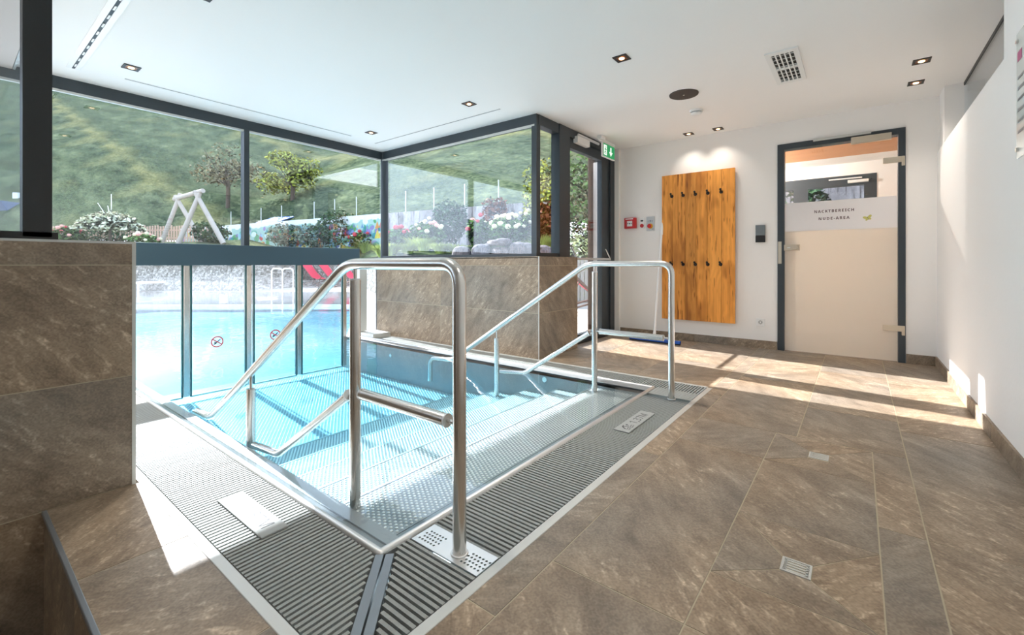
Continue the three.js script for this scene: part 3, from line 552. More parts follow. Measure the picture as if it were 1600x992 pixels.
// ------------------------------------------------------------------ ceiling fittings
{
  const spot = (x, z, label, k = 1) => {
    const t = thing('downlight', label, 'downlight', [x, CE, z], 'square ceiling downlights');
    put('frame', merge([bx(-0.05, 0.05, -0.006, 0, -0.05, -0.034), bx(-0.05, 0.05, -0.006, 0, 0.034, 0.05), bx(-0.05, -0.034, -0.006, 0, -0.034, 0.034), bx(0.034, 0.05, -0.006, 0, -0.034, 0.034)]), M.dark, t);
    put('reflector', new THREE.RingGeometry(0.018, 0.05, 24).rotateX(Math.PI / 2).translate(0, -0.003, 0), std({ color: hex('#8a5530'), roughness: 0.3, metalness: 0.6 }), t);
    put('lamp', new THREE.SphereGeometry(0.02, 16, 8).scale(1, 0.35, 1).translate(0, -0.005, 0), std({ color: hex('#ffffff'), emissive: new THREE.Color(1, 0.6, 0.28), emissiveIntensity: 1.6 }), t);
    const l = new THREE.SpotLight(new THREE.Color(1, 0.9, 0.8), 3.0 * k, 0, 0.95, 0.8, 2); l.name = 'downlight_beam'; l.position.set(0, -0.02, 0); l.target.position.set(0, -1, 0); l.castShadow = true; t.add(l, l.target);
  };
  spot(-1.331, -2.99, 'square downlight between the dark ceiling disc and the pool handrails'); spot(-2.819, -2.985, 'square downlight above the slate half wall and pool'); spot(-4.304, -2.967, 'square downlight at the corner column of the windows'); spot(-4.292, -0.88, 'square downlight beside the long slot above the large glazing');
  spot(0.366, -4.366, 'square downlight above the partition, further from the lettered door', 0.14); spot(0.373, -4.862, 'square downlight above the partition, closer to the lettered door', 0.14);
  spot(-1.51, -5.2, 'square downlight over the hook board, on its fire alarm side', 0.09); spot(-1.2, -5.2, 'square downlight over the hook board, on its glass door side', 0.09);
  // unseen lamps added to brighten the near floor, set on the same grid
  spot(-2.82, -0.88, 'added unseen downlight above the sunlit grating', 0.35); spot(-1.33, -0.88, 'added unseen downlight above the mitred grating corner', 0.35); spot(0.15, -0.88, 'added unseen downlight above the floor drains and partition', 0.35);
  spot(-1.33, 1.2, 'added unseen downlight above the stair well', 0.35); spot(0.15, 1.2, 'added unseen downlight above the floor beside the stair well', 0.35);
  const sp = thing('ceiling_speaker', 'round dark ceiling disc with a small bright centre', 'speaker', [-1.19, CE, -3.958]);
  put('disc', cyl([0, -0.008, 0], [0, 0, 0], 0.118, 0.12, 40), std({ color: hex('#4a423d'), roughness: 0.7 }), sp); put('centre', cyl([0, -0.011, 0], [0, -0.008, 0], 0.008), M.satin, sp);
  const sm = thing('smoke_detector', 'white domed smoke detector on the ceiling near the dark disc', 'smoke detector', [-1.22, CE, -4.45]);
  put('base', cyl([0, -0.018, 0], [0, 0, 0], 0.056, 0.06, 32), M.plastic, sm); put('vent_ring', cyl([0, -0.026, 0], [0, -0.018, 0], 0.044, 0.046, 32), M.trimDark, sm); put('dome', new THREE.SphereGeometry(0.05, 24, 10, 0, 6.3, Math.PI / 2, Math.PI / 2).scale(1, 0.5, 1).translate(0, -0.026, 0), M.plastic, sm);
  const v = thing('air_vent', 'white rectangular ceiling air grille with dark slots', 'air vent', [-0.418, CE, -3.88]);
  put('frame', merge([bx(-0.1, -0.07, -0.01, 0, -0.33, 0.33), bx(0.07, 0.1, -0.01, 0, -0.33, 0.33), bx(-0.07, 0.07, -0.01, 0, -0.33, -0.28), bx(-0.07, 0.07, -0.01, 0, 0.28, 0.33), bx(-0.07, 0.07, -0.01, 0, -0.012, 0.012)]), M.plastic, v);
  put('backing', bx(-0.075, 0.075, -0.001, 0, -0.29, 0.29), M.black, v);
  for (let k = 0; k < 6; k++) put('blade', bx(-0.074 + k * 0.0285, -0.066 + k * 0.0285, -0.009, -0.001, -0.28, 0.28), M.plastic, v);
  for (let k = 0; k < 8; k++) put('cross_blade', bx(-0.07, 0.07, -0.005, -0.001, -0.25 + k * 0.07, -0.246 + k * 0.07), M.plastic, v);
  const slot = (name, label, x0, x1, z0, z1, wide) => { const t = thing(name, label, 'slot diffuser', [0, CE, 0]); put('slot', bx(x0, x1, -0.0015, 0.001, z0, z1), M.black, t); put('edge', wide ? merge([bx(x0, x1, -0.004, 0, z0 - 0.03, z0), bx(x0, x1, -0.004, 0, z1, z1 + 0.03)]) : (x1 - x0 < 0.1 ? merge([bx(x0 - 0.006, x0, -0.003, 0, z0, z1), bx(x1, x1 + 0.006, -0.003, 0, z0, z1)]) : merge([bx(x0, x1, -0.003, 0, z0 - 0.006, z0), bx(x0, x1, -0.003, 0, z1, z1 + 0.006)])), M.plastic, t); return t; };
  slot('ceiling_slot', 'thin dark ceiling slot running along the large glazing', -4.6, -4.588, -2.906, -0.903);
  slot('ceiling_slot', 'thin dark ceiling slot running along the garden window', -4.66, -2.68, -3.27, -3.258);
  const ws = slot('slot_diffuser', 'white edged ceiling slot diffuser with black dashes near the side glazing', -4.66, -2.55, -0.625, -0.607, true);
  for (let k = 0; k < 14; k++) put('deflector', bx(-4.6 + k * 0.15, -4.54 + k * 0.15, -0.004, 0, -0.622, -0.613), M.plastic, ws);
  const ex = thing('exit_sign', 'green emergency exit sign with running figure and arrow hanging from ceiling', 'exit sign', [-2.33, CE, -4.82]);
  put('ceiling_mount', rb(-0.03, 0.03, -0.04, 0, 0.1, 0.2, 0.004), M.plastic, ex); put('bracket', bx(-0.008, 0.008, -0.06, -0.03, -0.2, 0.2), M.plastic, ex);
  const et = canvasTex(256, 128, (c) => { c.fillStyle = '#0a8f53'; c.fillRect(0, 0, 256, 128); c.fillStyle = c.strokeStyle = '#f4fff8'; c.fillRect(14, 14, 66, 100); c.fillStyle = c.strokeStyle = '#0a8f53'; c.lineWidth = 10; c.beginPath(); c.arc(58, 34, 8, 0, 7); c.fill(); for (const l of [[52, 46, 44, 72], [44, 72, 60, 88], [44, 72, 26, 96], [52, 50, 72, 62], [50, 50, 30, 62], [60, 88, 56, 108]]) { c.beginPath(); c.moveTo(l[0], l[1]); c.lineTo(l[2], l[3]); c.stroke(); } c.fillStyle = '#f4fff8'; c.fillRect(156, 20, 26, 48); c.beginPath(); c.moveTo(128, 66); c.lineTo(210, 66); c.lineTo(169, 112); c.fill(); });
  const face = new THREE.PlaneGeometry(0.3, 0.15); face.rotateY(Math.PI / 2); face.translate(0.0126, -0.145, -0.03); 
  put('panel', rb(-0.012, 0.012, -0.228, -0.062, -0.19, 0.13, 0.003), M.plastic, ex); put('pictogram_screen', face, std({ map: et, emissiveMap: et, emissive: hex('#ffffff'), emissiveIntensity: 0.25, roughness: 0.4 }), ex);
}
{ // lamp in the next room
  const t = thing('ceiling_lamp', 'warm round ceiling lamp in the room behind the lettered glass door', 'lamp', [-1.4, 2.16, -6.5]);
  put('housing', cyl([0, 0, 0], [0, 0.04, 0], 0.1, 0.1, 28), M.plastic, t); put('lamp_diffuser', cyl([0, -0.02, 0], [0, 0, 0], 0.09, 0.095, 28), std({ color: hex('#ffffff'), emissive: new THREE.Color(1, 0.78, 0.5), emissiveIntensity: 3 }), t);
  const l = new THREE.PointLight(new THREE.Color(1, 0.94, 0.87), 3.0); l.name = 'ceiling_lamp_light'; l.position.set(0, -0.12, 0); l.castShadow = true; t.add(l);
}
// ------------------------------------------------------------------ garden outside (its own axes: l across, d away from the house)
const W = (l, d, y) => [l * 0.7896 - d * 0.6137, y, -l * 0.6137 - d * 0.7896];
const wallD = (l) => (l < -18.8 ? 27.2 : l > 0.87 ? 15.1 : 27.2 - 0.615 * (l + 18.8));
const frontD = (l) => (l < -9 ? 15.2 : l < -8 ? lerp(15.2, 18.6, l + 9) : l < -6.3 ? 18.6 : l < -2.9 ? lerp(18.6, 10.9, (l + 6.3) / 3.4) : 10.9);
const bedY = (l, d) => { const f = frontD(l), w = wallD(l), t = Math.max(0, Math.min(1, (d - f) / (w - f))), y0 = l < -8 ? 0.95 : 1.12; return lerp(y0, l < -14 ? 2.25 : l < -11 ? lerp(2.25, 1.6, (l + 14) / 3) : 1.6, Math.pow(t, l < -8 ? 0.55 : 0.8)); };
const hillY = (l, d) => 2.25 + 0.56 * (d - wallD(l)) + (vnoise(l * 0.13 + 40, d * 0.13 + 40, 97, 97) - 0.5) * 0.35;
const grassTex = texture(512, (u, v) => { const a = fbm(u, v, 6, 16, 4), b = fbm(u, v, 64, 128, 3), c = fbm(u, v, 3, 5, 3), t = (a - 0.5) * 60 + (b - 0.5) * 70, br = Math.max(0, c - 0.52) * 50; return [74 + t + br, 83 + t * 0.95 + br * 0.5, 62 + t * 0.7]; }, { repeat: [0.09, 0.09] });
M.hill = phy({ map: grassTex, roughness: 1, specularIntensity: 0 });
M.soil = phy({ map: grassTex, roughness: 1, specularIntensity: 0 });
function sheet(us, vs, fn) {
  const p = [], uv = [], ix = [], nv = vs.length;
  us.forEach((u) => vs.forEach((v) => { const [x, y, z] = fn(u, v); p.push(x, y, z); uv.push(x, z); }));
  for (let i = 0; i + 1 < us.length; i++) for (let j = 0; j + 1 < nv; j++) { const a = i * nv + j; ix.push(a, a + nv, a + 1, a + 1, a + nv, a + nv + 1); }
  const g = new THREE.BufferGeometry(); g.setAttribute('position', new THREE.Float32BufferAttribute(p, 3)); g.setAttribute('uv', new THREE.Float32BufferAttribute(uv, 2)); g.setIndex(ix); g.computeVertexNormals(); return g;
}
const range = (a, b, n) => Array.from({ length: n + 1 }, (_, i) => lerp(a, b, i / n));
{
  const h = structure('hill', 'steep grassy hillside rising behind the garden wall', 'hill');
  put('slope', sheet(range(-180, 40, 200), range(0, 1, 70), (l, t) => { const d = wallD(l) + 0.25 + 95 * t * t; return W(l, d, hillY(l, d)); }), M.hill, h);
  const g = structure('ground_garden', 'raised garden bed between the pool terrace and the garden wall', 'garden bed');
  put('soil', sheet(range(-40, 1.6, 120), range(0, 1, 14), (l, t) => { const d = lerp(frontD(l), wallD(l), t); return W(l, d, bedY(l, d)); }), M.soil, g);
  const rubble = texture(256, (u, v) => { const a = fbm(u, v, 24, 24, 3), b = fbm(u, v, 64, 64, 2), t = (a - 0.5) * 120 + (b - 0.5) * 90; return [150 + t, 148 + t, 142 + t]; }, { repeat: [0.8, 0.8] });
  M.rubble = phy({ map: rubble, roughness: 1, specularIntensity: 0 });
  const fr = sheet(range(-40, 1.6, 140), [0, 1], (l, t) => W(l, frontD(l) + t * 0.25 - 0.2 * (1 - t), t ? bedY(l, frontD(l)) + 0.02 : -0.1));
  const uv = fr.attributes.uv, ps = fr.attributes.position; for (let i = 0; i < uv.count; i++) uv.setXY(i, ps.getX(i) * 0.7 - ps.getZ(i) * 0.7, ps.getY(i));
  put('rubble_face', fr, M.rubble, structure('wall_garden_edge', 'grey rubble edge holding up the garden bed behind the pool', 'wall'));
  // terrace and outdoor pool
  const far0 = W(-15, 14.4), far1 = W(-4.9, 14.4);
  const pool = [[-5.1, -0.45], [far0[0], far0[2]], [far1[0], far1[2]], [-5.1, -3.15]];
  const sh = new THREE.Shape([[-60, 25], [-5.08, 25], ...pool.map((q, i) => (i % 3 ? q : [-5.08, q[1]])), [-5.08, -3.76], [-2.62, -3.76], [-2.62, -5.6], [-2.93, -5.6], [-2.93, -7.35], [6, -7.35], [6, -30], [-60, -30]].map(([x, z]) => new THREE.Vector2(x, -z)));
  const tg = new THREE.ExtrudeGeometry(sh, { depth: 0.4, bevelEnabled: false }); tg.rotateX(-Math.PI / 2); tg.translate(0, -0.412, 0);
  M.paving = phy({ color: hex('#a8a29a'), roughness: 1, specularIntensity: 0.2 });
  put('paving', metricUV(tg), M.paving, structure('ground_terrace', 'pale paved terrace around the outdoor pool', 'terrace'));
  const o = structure('water_outdoor', 'pale blue outdoor pool water outside the glass panels', 'water');
  const ws = new THREE.ShapeGeometry(new THREE.Shape(pool.concat([[-4.98, -3.1], [-4.98, -0.9]]).map(([x, z]) => new THREE.Vector2(x, -z)))); ws.rotateX(-Math.PI / 2); ws.translate(0, -0.007, 0);
  put('surface', metricUV(ws), M.waterTop, o);
  put('body', ngon(pool.concat([[-4.98, -3.1], [-4.98, -0.95]]), -0.62, -0.01), phy({ color: new THREE.Color(1, 1, 1), roughness: 0.05, transmission: 1, thickness: 0.6, ior: 1.33, attenuationColor: new THREE.Color(0.74, 0.89, 0.96), attenuationDistance: 1.6, transparent: true, opacity: 0.02 }), o);
  put('basin_floor', ngon(pool, -0.62, -0.58), std({ color: hex('#7d8d94'), roughness: 0.6 }), o);
}
{ // steam drifting over the warm water
  const s = thing('steam', 'white steam drifting low over the outdoor pool water', 'steam', [0, 0, 0], null, 'stuff');
  M.steam = std({ color: hex('#ffffff'), roughness: 1, transparent: true, opacity: 0.022, depthWrite: false });
  for (const [l, d, r, hgt] of [[-8, 11.5, 3.6, 0.42], [-6.2, 10.6, 2.6, 0.36], [-9.5, 12.4, 3, 0.46], [-6.8, 12.6, 2.8, 0.5], [-8.2, 12.9, 2.6, 0.6]]) {
    const g = new THREE.SphereGeometry(1, 32, 20), p = g.attributes.position; for (let i = 0; i < p.count; i++) { const k = 1 + (vnoise(p.getX(i) * 2 + 9, p.getZ(i) * 2 + p.getY(i) + 9, 31, 31) - 0.5) * 0.35; p.setXYZ(i, p.getX(i) * r * k, Math.max(0.01, p.getY(i) * hgt * k), p.getZ(i) * r * k); }
    g.computeVertexNormals(); const q = W(l, d, 0); g.translate(q[0], 0.0, q[2]); put('puff', g, M.steam, s);
  }
}
// garden walls
const along = (l) => W(l, wallD(l), 0);
const lAt = (px) => { const k = (px - 800) / 695; return k * (27.2 - 0.615 * 18.8) / (1 + 0.615 * k); };   // bearing to a place along the wall
function wallRun(name, label, l0, l1, n, mat, top, part) {
  const a = along(l0), b = along(l1), L = Math.hypot(b[0] - a[0], b[2] - a[2]), t = structure(name, label, 'wall');
  t.position.set(a[0], 1.2, a[2]); t.rotation.y = -Math.atan2(b[2] - a[2], b[0] - a[0]);
  for (let i = 0; i < n; i++) { const g = bx(i * L / n + 0.008, (i + 1) * L / n - 0.008, 0, top - 1.2, -0.12, 0.12); const uv = g.attributes.uv; for (let k = 0; k < uv.count; k++) uv.setXY(k, uv.getX(k) / (part === 'mural_panel' ? L : 3), part === 'mural_panel' ? uv.getY(k) / (top - 1.2) : uv.getY(k) / 3); put(part, g, mat, t); }
  return t;
}
const concreteTex = texture(512, (u, v) => { const a = fbm(u, v, 5, 3, 4), b = fbm(u, v, 60, 20, 3), st = Math.max(0, fbm(u, v, 26, 4, 3) - 0.55) * 260, sp = vnoise(u * 90, v * 60, 90, 60) > 0.86 ? 40 : 0, t = (a - 0.5) * 70 + (b - 0.5) * 36 - st - sp; return [158 + t * 0.9, 151 + t * 0.9, 150 + t * 0.9]; });
const muralTex = canvasTex(2048, 256, (c, w, h) => {
  c.fillStyle = '#9fc0b8'; c.fillRect(0, 0, w, h);
  const pal = ['#3f64a8', '#5aa08a', '#b9423c', '#e1c451', '#7fb6d2', '#4d8f55', '#8a6bb0', '#e2e8e4', '#c98a4d', '#2f7f86'];
  for (let k = 0; k < 620; k++) { c.fillStyle = pal[Math.floor(rnd(0, pal.length))]; c.globalAlpha = rnd(0.45, 0.95); const x = rnd(0, w), y = rnd(40, h), r = rnd(6, 26); c.beginPath(); if (k % 3) c.ellipse(x, y, r, r * rnd(0.5, 1.6), rnd(0, 3), 0, 7); else { c.moveTo(x, y - r); c.lineTo(x + r, y + r * 1.6); c.lineTo(x - r, y + r * 1.6); } c.fill(); }
  c.globalAlpha = 1; c.fillStyle = '#dfe6e8'; for (let x = 0; x < w; x += 46) { c.beginPath(); c.ellipse(x, rnd(4, 26), 34, rnd(14, 30), 0, 0, 7); c.fill(); }
});
wallRun('wall_mural', 'long garden wall painted with a colourful mural', lAt(300), lAt(604), 7, phy({ map: muralTex, roughness: 1, specularIntensity: 0 }), 3.03, 'mural_panel');
wallRun('wall_concrete', 'weathered concrete garden wall behind the flower bed', lAt(604), 1.4, 4, phy({ map: concreteTex, roughness: 1, specularIntensity: 0 }), 3.03, 'concrete_panel');
{ const t = structure('wall_rear_garden', 'rough stone garden wall behind the next room', 'wall'); put('stones', bx(-3.5, 4, -0.05, 2.6, -9.8, -9.5), std({ map: concreteTex, roughness: 1 }), t); }
[361, 408, 440, 491, 523, 557, 634, 678, 726, 779].forEach((px, i) => {
  const l = lAt(px), q = along(l), t = thing('fence_post', i < 6 ? 'thin steel wire-fence post on top of the mural wall' : 'thin steel wire-fence post on top of the concrete wall', 'post', [q[0], 3.03, q[2]], i < 6 ? 'fence posts on the mural wall' : 'fence posts on the concrete wall');
  put('pole', cyl([0, 0, 0], [0, 0.85, 0], 0.022, 0.022, 10), M.trim, t); put('cap', cyl([0, 0.85, 0], [0, 0.87, 0], 0.026, 0.02, 10), M.trim, t);
});
// plants
function leaves(n, rx, ry, rz, size, { shell = 0.55, dome = false, long = 1.6 } = {}) {
  const p = [], nr = [], col = [], a = new THREE.Vector3(), b = new THREE.Vector3(), c = new THREE.Vector3();
  for (let i = 0; i < n; i++) {
    const u = rnd(-1, 1), th = rnd(0, 6.283), r = Math.cbrt(rnd(shell ** 3, 1)), s = Math.sqrt(1 - u * u), lump = 0.78 + 0.36 * vnoise(th * 2.2 + 3, u * 3 + 5, 61, 61);
    c.set(rx * r * s * Math.cos(th) * lump, ry * r * (dome ? Math.abs(u) : u) * lump, rz * r * s * Math.sin(th) * lump);
    a.set(rnd(-1, 1), rnd(-0.6, 0.6), rnd(-1, 1)).setLength(size * rnd(0.6, 1.2)); b.set(rnd(-1, 1), rnd(-1, 1), rnd(-1, 1)).cross(a).setLength(size * rnd(0.6, 1.1) / long);
    const nn = new THREE.Vector3().crossVectors(a, b).normalize(); if (nn.dot(c) < 0) nn.negate();
    const k = rnd(0.7, 1.25);
    for (const [s1, s2] of [[-1, 0], [0, -1], [1, 0], [-1, 0], [1, 0], [0, 1]]) { p.push(c.x + a.x * s1 + b.x * s2, c.y + a.y * s1 + b.y * s2, c.z + a.z * s1 + b.z * s2); nr.push(nn.x, nn.y, nn.z); col.push(k, k, k * 0.95); }
  }
  const g = new THREE.BufferGeometry(); g.setAttribute('position', new THREE.Float32BufferAttribute(p, 3)); g.setAttribute('normal', new THREE.Float32BufferAttribute(nr, 3)); g.setAttribute('color', new THREE.Float32BufferAttribute(col, 3)); return g;
}
const leafMat = (c) => phy({ color: hex(c), roughness: 0.8, vertexColors: true, side: THREE.DoubleSide, specularIntensity: 0.2 });
M.bark = std({ color: hex('#5d5046'), roughness: 0.95 });
const L = { dark: leafMat('#3f5b3c'), mid: leafMat('#5d7f45'), yellow: leafMat('#a6ae52'), pale: leafMat('#c9d4a8'), brown: leafMat('#7d4b33'), grey: leafMat('#6f8277'), grass: phy({ color: hex('#c2d57c'), roughness: 1, vertexColors: true, side: THREE.DoubleSide, transmission: 0.4, thickness: 0, specularIntensity: 0.1 }), bare: leafMat('#8a8268') };
const F = { cream: std({ color: hex('#d9d2ae'), roughness: 0.9 }), red: std({ color: hex('#b83c48'), roughness: 0.9 }), pink: std({ color: hex('#e0a79a'), roughness: 0.9 }) };
const spot3 = (px, d, y) => { const l = (px - 800) / 695 * d; return W(l, d, y); };
function shrub(label, px, d, y0, r, h, mat, n = 900, group) {
  const t = thing('shrub', label, 'shrub', spot3(px, d, y0), group);
  put('foliage', leaves(n, r, h * 0.55, r, 0.075).translate(0, h * 0.52, 0), mat, t);
  put('stem', merge([0, 1, 2, 3].map((k) => cyl([0, -0.1, 0], [Math.cos(k * 1.7) * r * 0.5, h * 0.6, Math.sin(k * 1.7) * r * 0.5], 0.025, 0.008, 6))), M.bark, t); return t;
}
const headGeo = (() => { const g = new THREE.IcosahedronGeometry(1, 2), p = g.attributes.position; for (let i = 0; i < p.count; i++) { const k = 0.85 + 0.3 * vnoise(p.getX(i) * 6 + 20, p.getY(i) * 6 + p.getZ(i) * 6 + 20, 41, 41); p.setXYZ(i, p.getX(i) * k, p.getY(i) * k * 0.9, p.getZ(i) * k); } g.computeVertexNormals(); return g; })();
function hydrangea(label, px, d, y0, r, h, colors, n) {
  const t = thing('hydrangea', label, 'flowering shrub', spot3(px, d, y0));
  put('foliage', leaves(700, r, h * 0.5, r, 0.08).translate(0, h * 0.45, 0), L.mid, t);
  put('stem', merge([0, 1, 2].map((k) => cyl([0, -0.1, 0], [Math.cos(k * 2.1) * r * 0.4, h * 0.6, Math.sin(k * 2.1) * r * 0.4], 0.02, 0.008, 6))), M.bark, t);
  for (let k = 0; k < n; k++) { const a = k * 2.4 + rnd(0, 0.4), q = Math.sqrt((k + 0.5) / n), m = put('flower_head', headGeo, F[colors[k % colors.length]], t); m.position.set(Math.cos(a) * r * q, h * (1.02 - 0.5 * q * q) + rnd(-0.06, 0.08), Math.sin(a) * r * q); m.scale.setScalar(rnd(0.05, 0.085)); }
}
function grassClump(label, px, d, y0, r, h, n = 420) {
  const p = [], nr = [], col = [];
  for (let i = 0; i < n; i++) {
    const a = rnd(0, 6.283), k = rnd(0.2, 1), bx0 = Math.cos(a) * r * 0.22 * k, bz0 = Math.sin(a) * r * 0.22 * k, lean = r * rnd(0.3, 1), hh = h * rnd(0.55, 1), w = 0.008;
    const pt = (t) => [bx0 + Math.cos(a) * lean * t * t, hh * (t - 0.25 * t * t * t), bz0 + Math.sin(a) * lean * t * t], sx = -Math.sin(a) * w, sz = Math.cos(a) * w, c = rnd(0.75, 1.25);
    const A = pt(0), B = pt(0.55), C = pt(1);
    for (const q of [[A, 1], [A, -1], [B, 1], [B, 1], [A, -1], [B, -1], [B, 1], [B, -1], [C, 0]]) { p.push(q[0][0] + sx * q[1], q[0][1], q[0][2] + sz * q[1]); nr.push(Math.cos(a) * 0.5, 0.86, Math.sin(a) * 0.5); col.push(c, c, c * 0.9); }
  }
  const g = new THREE.BufferGeometry(); g.setAttribute('position', new THREE.Float32BufferAttribute(p, 3)); g.setAttribute('normal', new THREE.Float32BufferAttribute(nr, 3)); g.setAttribute('color', new THREE.Float32BufferAttribute(col, 3));
  const t = thing('grass_clump', label, 'grass clump', spot3(px, d, y0), 'ornamental grass clumps in the garden bed'); put('blades', g, L.grass, t);
}
for (const [px, d, r, h] of [[612, 11.3, 0.45, 0.5], [638, 11.2, 0.42, 0.42], [662, 12, 0.5, 0.6], [688, 11.2, 0.42, 0.45], [712, 11.2, 0.4, 0.4], [648, 12.6, 0.5, 0.62], [598, 12.6, 0.5, 0.55], [572, 18.9, 0.7, 0.75], [548, 19, 0.6, 0.6], [848, 11.2, 0.5, 0.7], [862, 11.3, 0.45, 0.62], [834, 11.6, 0.45, 0.5], [905, 11.6, 0.5, 0.7]])
  grassClump(px > 880 ? 'tuft of ornamental grass on the terrace outside the exit door' : px > 820 ? 'fountain of ornamental grass behind the boulders beside the side light' : px > 590 ? 'fountain of light green ornamental grass at the front of the flower bed' : 'fountain of ornamental grass in front of the mural wall', px, d, px > 880 ? 0 : bedY((px - 800) / 695 * d, d) - 0.04, r, h);
hydrangea('hydrangea with red flower heads in front of the concrete wall', 625, 13.2, 1.42, 0.42, 0.55, ['red'], 10);
hydrangea('hydrangea with cream and pink heads between red one and dark shrub', 668, 13, 1.4, 0.55, 0.75, ['cream', 'cream', 'pink'], 18);
hydrangea('shrub with pink and red flower heads beside the cream hydrangea', 748, 12.6, 1.42, 0.36, 0.8, ['red', 'pink', 'cream'], 7);
hydrangea('large hydrangea full of cream flower heads above the boulders', 792, 12, 1.36, 0.5, 0.85, ['cream'], 22);
hydrangea('cream hydrangea beside the concrete wall end', 822, 13, 1.5, 0.42, 0.9, ['cream'], 10);
hydrangea('hydrangea with red and cream heads in front of the mural wall', 570, 19.6, 1.55, 0.7, 0.85, ['red', 'cream', 'red'], 16);
hydrangea('low pink hydrangea beside the wooden swing frame', 222, 17.5, 1.5, 0.6, 0.6, ['pink', 'cream'], 16);
hydrangea('red flowering shrub in front of the picket fence', 104, 19.5, 1.75, 0.7, 0.8, ['red', 'pink'], 14);
shrub('dark green shrub leaning on the concrete wall', 704, 14.4, 1.6, 0.62, 1.25, L.dark, 1400);
shrub('reddish brown shrub in front of the concrete wall', 775, 13.6, 1.6, 0.45, 1.3, L.brown, 700);
shrub('dark shrub in front of the mural wall beside red hydrangea', 528, 20.3, 1.6, 1.0, 1.7, L.dark, 1600);
shrub('grey green shrub in front of the mural wall', 492, 20.6, 1.6, 0.9, 1.1, L.grey, 1200);
shrub('rounded blue green shrub in the middle of the mural wall', 448, 21.5, 1.7, 0.9, 1.1, L.grey, 1200);
shrub('low dark shrub behind the swing frame', 330, 20.5, 1.8, 0.8, 1.0, L.dark, 1000);
shrub('low green shrub behind the white weeping tree', 150, 20.4, 1.8, 1.3, 0.9, L.dark, 1200);
shrub('yellow green bush behind the side light', 852, 13.4, 1.3, 0.75, 2.6, L.yellow, 1900);
shrub('reddish brown bush behind the side light', 858, 12.4, 1.3, 0.42, 1.25, L.brown, 900);
shrub('tall loose green bush outside the exit door', 900, 13.2, 0, 1.0, 4.0, L.mid, 2600);
shrub('tall brownish bush outside the exit door beside the frame', 936, 14.2, 0, 1.0, 3.9, L.bare, 2200);
shrub('low pale bush above the board fence outside the exit door', 915, 11.4, 0.3, 1.0, 1.3, L.pale, 1400);
shrub('olive shrub seen through the lettered glass door', 1262, 7.0, -0.02, 0.45, 2.1, L.dark, 1100);
hydrangea('hydrangea seen through the lettered glass door', 1308, 6.5, -0.02, 0.35, 1.75, ['cream', 'pink'], 9);
{ // white weeping tree
  const d = 19, b = spot3(172, d, 1.75), t = thing('weeping_tree', 'small weeping tree with a white drooping crown and bare shoots', 'tree', b);
  put('trunk', cyl([0, -0.1, 0], [0, 0.85, 0], 0.06, 0.045, 10), M.bark, t);
  put('crown', leaves(2600, 1.15, 0.75, 1.15, 0.09, { dome: true, shell: 0.6 }).translate(0, 0.6, 0), leafMat('#dfe3cd'), t);
  put('shoots', merge([pipe([[0, 1, 0], [0.25, 1.5, 0], [0.22, 2.1, 0]], 0.018, 0.1, 6), pipe([[0, 1, 0], [-0.2, 1.4, 0], [-0.42, 1.65, 0]], 0.018, 0.1, 6), pipe([[0, 1, 0], [0.1, 1.3, 0.2], [0.05, 1.7, 0.4]], 0.015, 0.1, 6)]), std({ color: hex('#d9d8cc'), roughness: 0.9 }), t);
}
function tree(label, px, d, crownY, r, h, mat, n) {
  const l = (px - 800) / 695 * d, y0 = hillY(l, d) - 0.1, t = thing('tree', label, 'tree', W(l, d, y0)), ch = crownY - y0;
  put('trunk', pipe([[0, 0, 0], [0.08, ch * 0.5, 0], [-0.03, ch, 0.05]], 0.14, 0.3, 10), M.bark, t);
  put('branches', merge(range(0, 5.4, 8).map((a, k) => cyl([0, ch * (0.45 + 0.05 * k), 0], [Math.cos(a) * r * 0.75, ch + (k % 3) * h * 0.25, Math.sin(a) * r * 0.75], 0.05, 0.012, 6))), M.bark, t);
  put('crown', mergeGeometries(range(0, 6, 6).map((k) => leaves(Math.round(n / 7), r * rnd(0.4, 0.62), h * rnd(0.3, 0.5), r * rnd(0.4, 0.62), 0.12, { shell: 0.1 }).translate(k ? Math.cos(k * 1.05) * r * rnd(0.45, 0.8) : 0, ch + (k ? rnd(-0.5, 0.75) : 0.4) * h, k ? Math.sin(k * 1.05) * r * rnd(0.45, 0.8) : 0))), mat, t);
}
tree('yellow green tree with a slim trunk on the hillside above the mural wall', 457, 30, 6.9, 1.9, 1.7, L.yellow, 2600);
tree('nearly bare brown tree on the hillside behind the swing frame', 356, 32, 7.6, 2.2, 2.4, L.bare, 1500);
{ // wooden swing frame
  const logs = std({ color: hex('#b9aea4'), roughness: 0.9 }), A = W(-15.6, 20.6, 0), t = thing('swing_frame', 'weathered round-log swing frame of two crossed log pairs and a top beam', 'swing', [A[0], 1.75, A[2]]);
  const q = (l, d, y) => { const a = W(l, d, y); return [a[0] - A[0], a[1] - 1.75, a[2] - A[2]]; };
  put('leg', cyl(q(-16.15, 20.5, 1.85), q(-15.35, 20.6, 4.15), 0.1, 0.085, 14), logs, t); put('leg', cyl(q(-14.3, 20.6, 1.85), q(-15.6, 20.6, 4.05), 0.1, 0.085, 14), logs, t);
  put('leg', cyl(q(-14.85, 19.8, 1.8), q(-13.9, 19.9, 4.2), 0.11, 0.09, 14), logs, t); put('leg', cyl(q(-12.9, 19.9, 1.8), q(-14.2, 19.9, 4.15), 0.11, 0.09, 14), logs, t);
  put('top_beam', cyl(q(-15.7, 20.7, 3.9), q(-13.75, 19.8, 4.15), 0.1, 0.1, 14), logs, t);
}
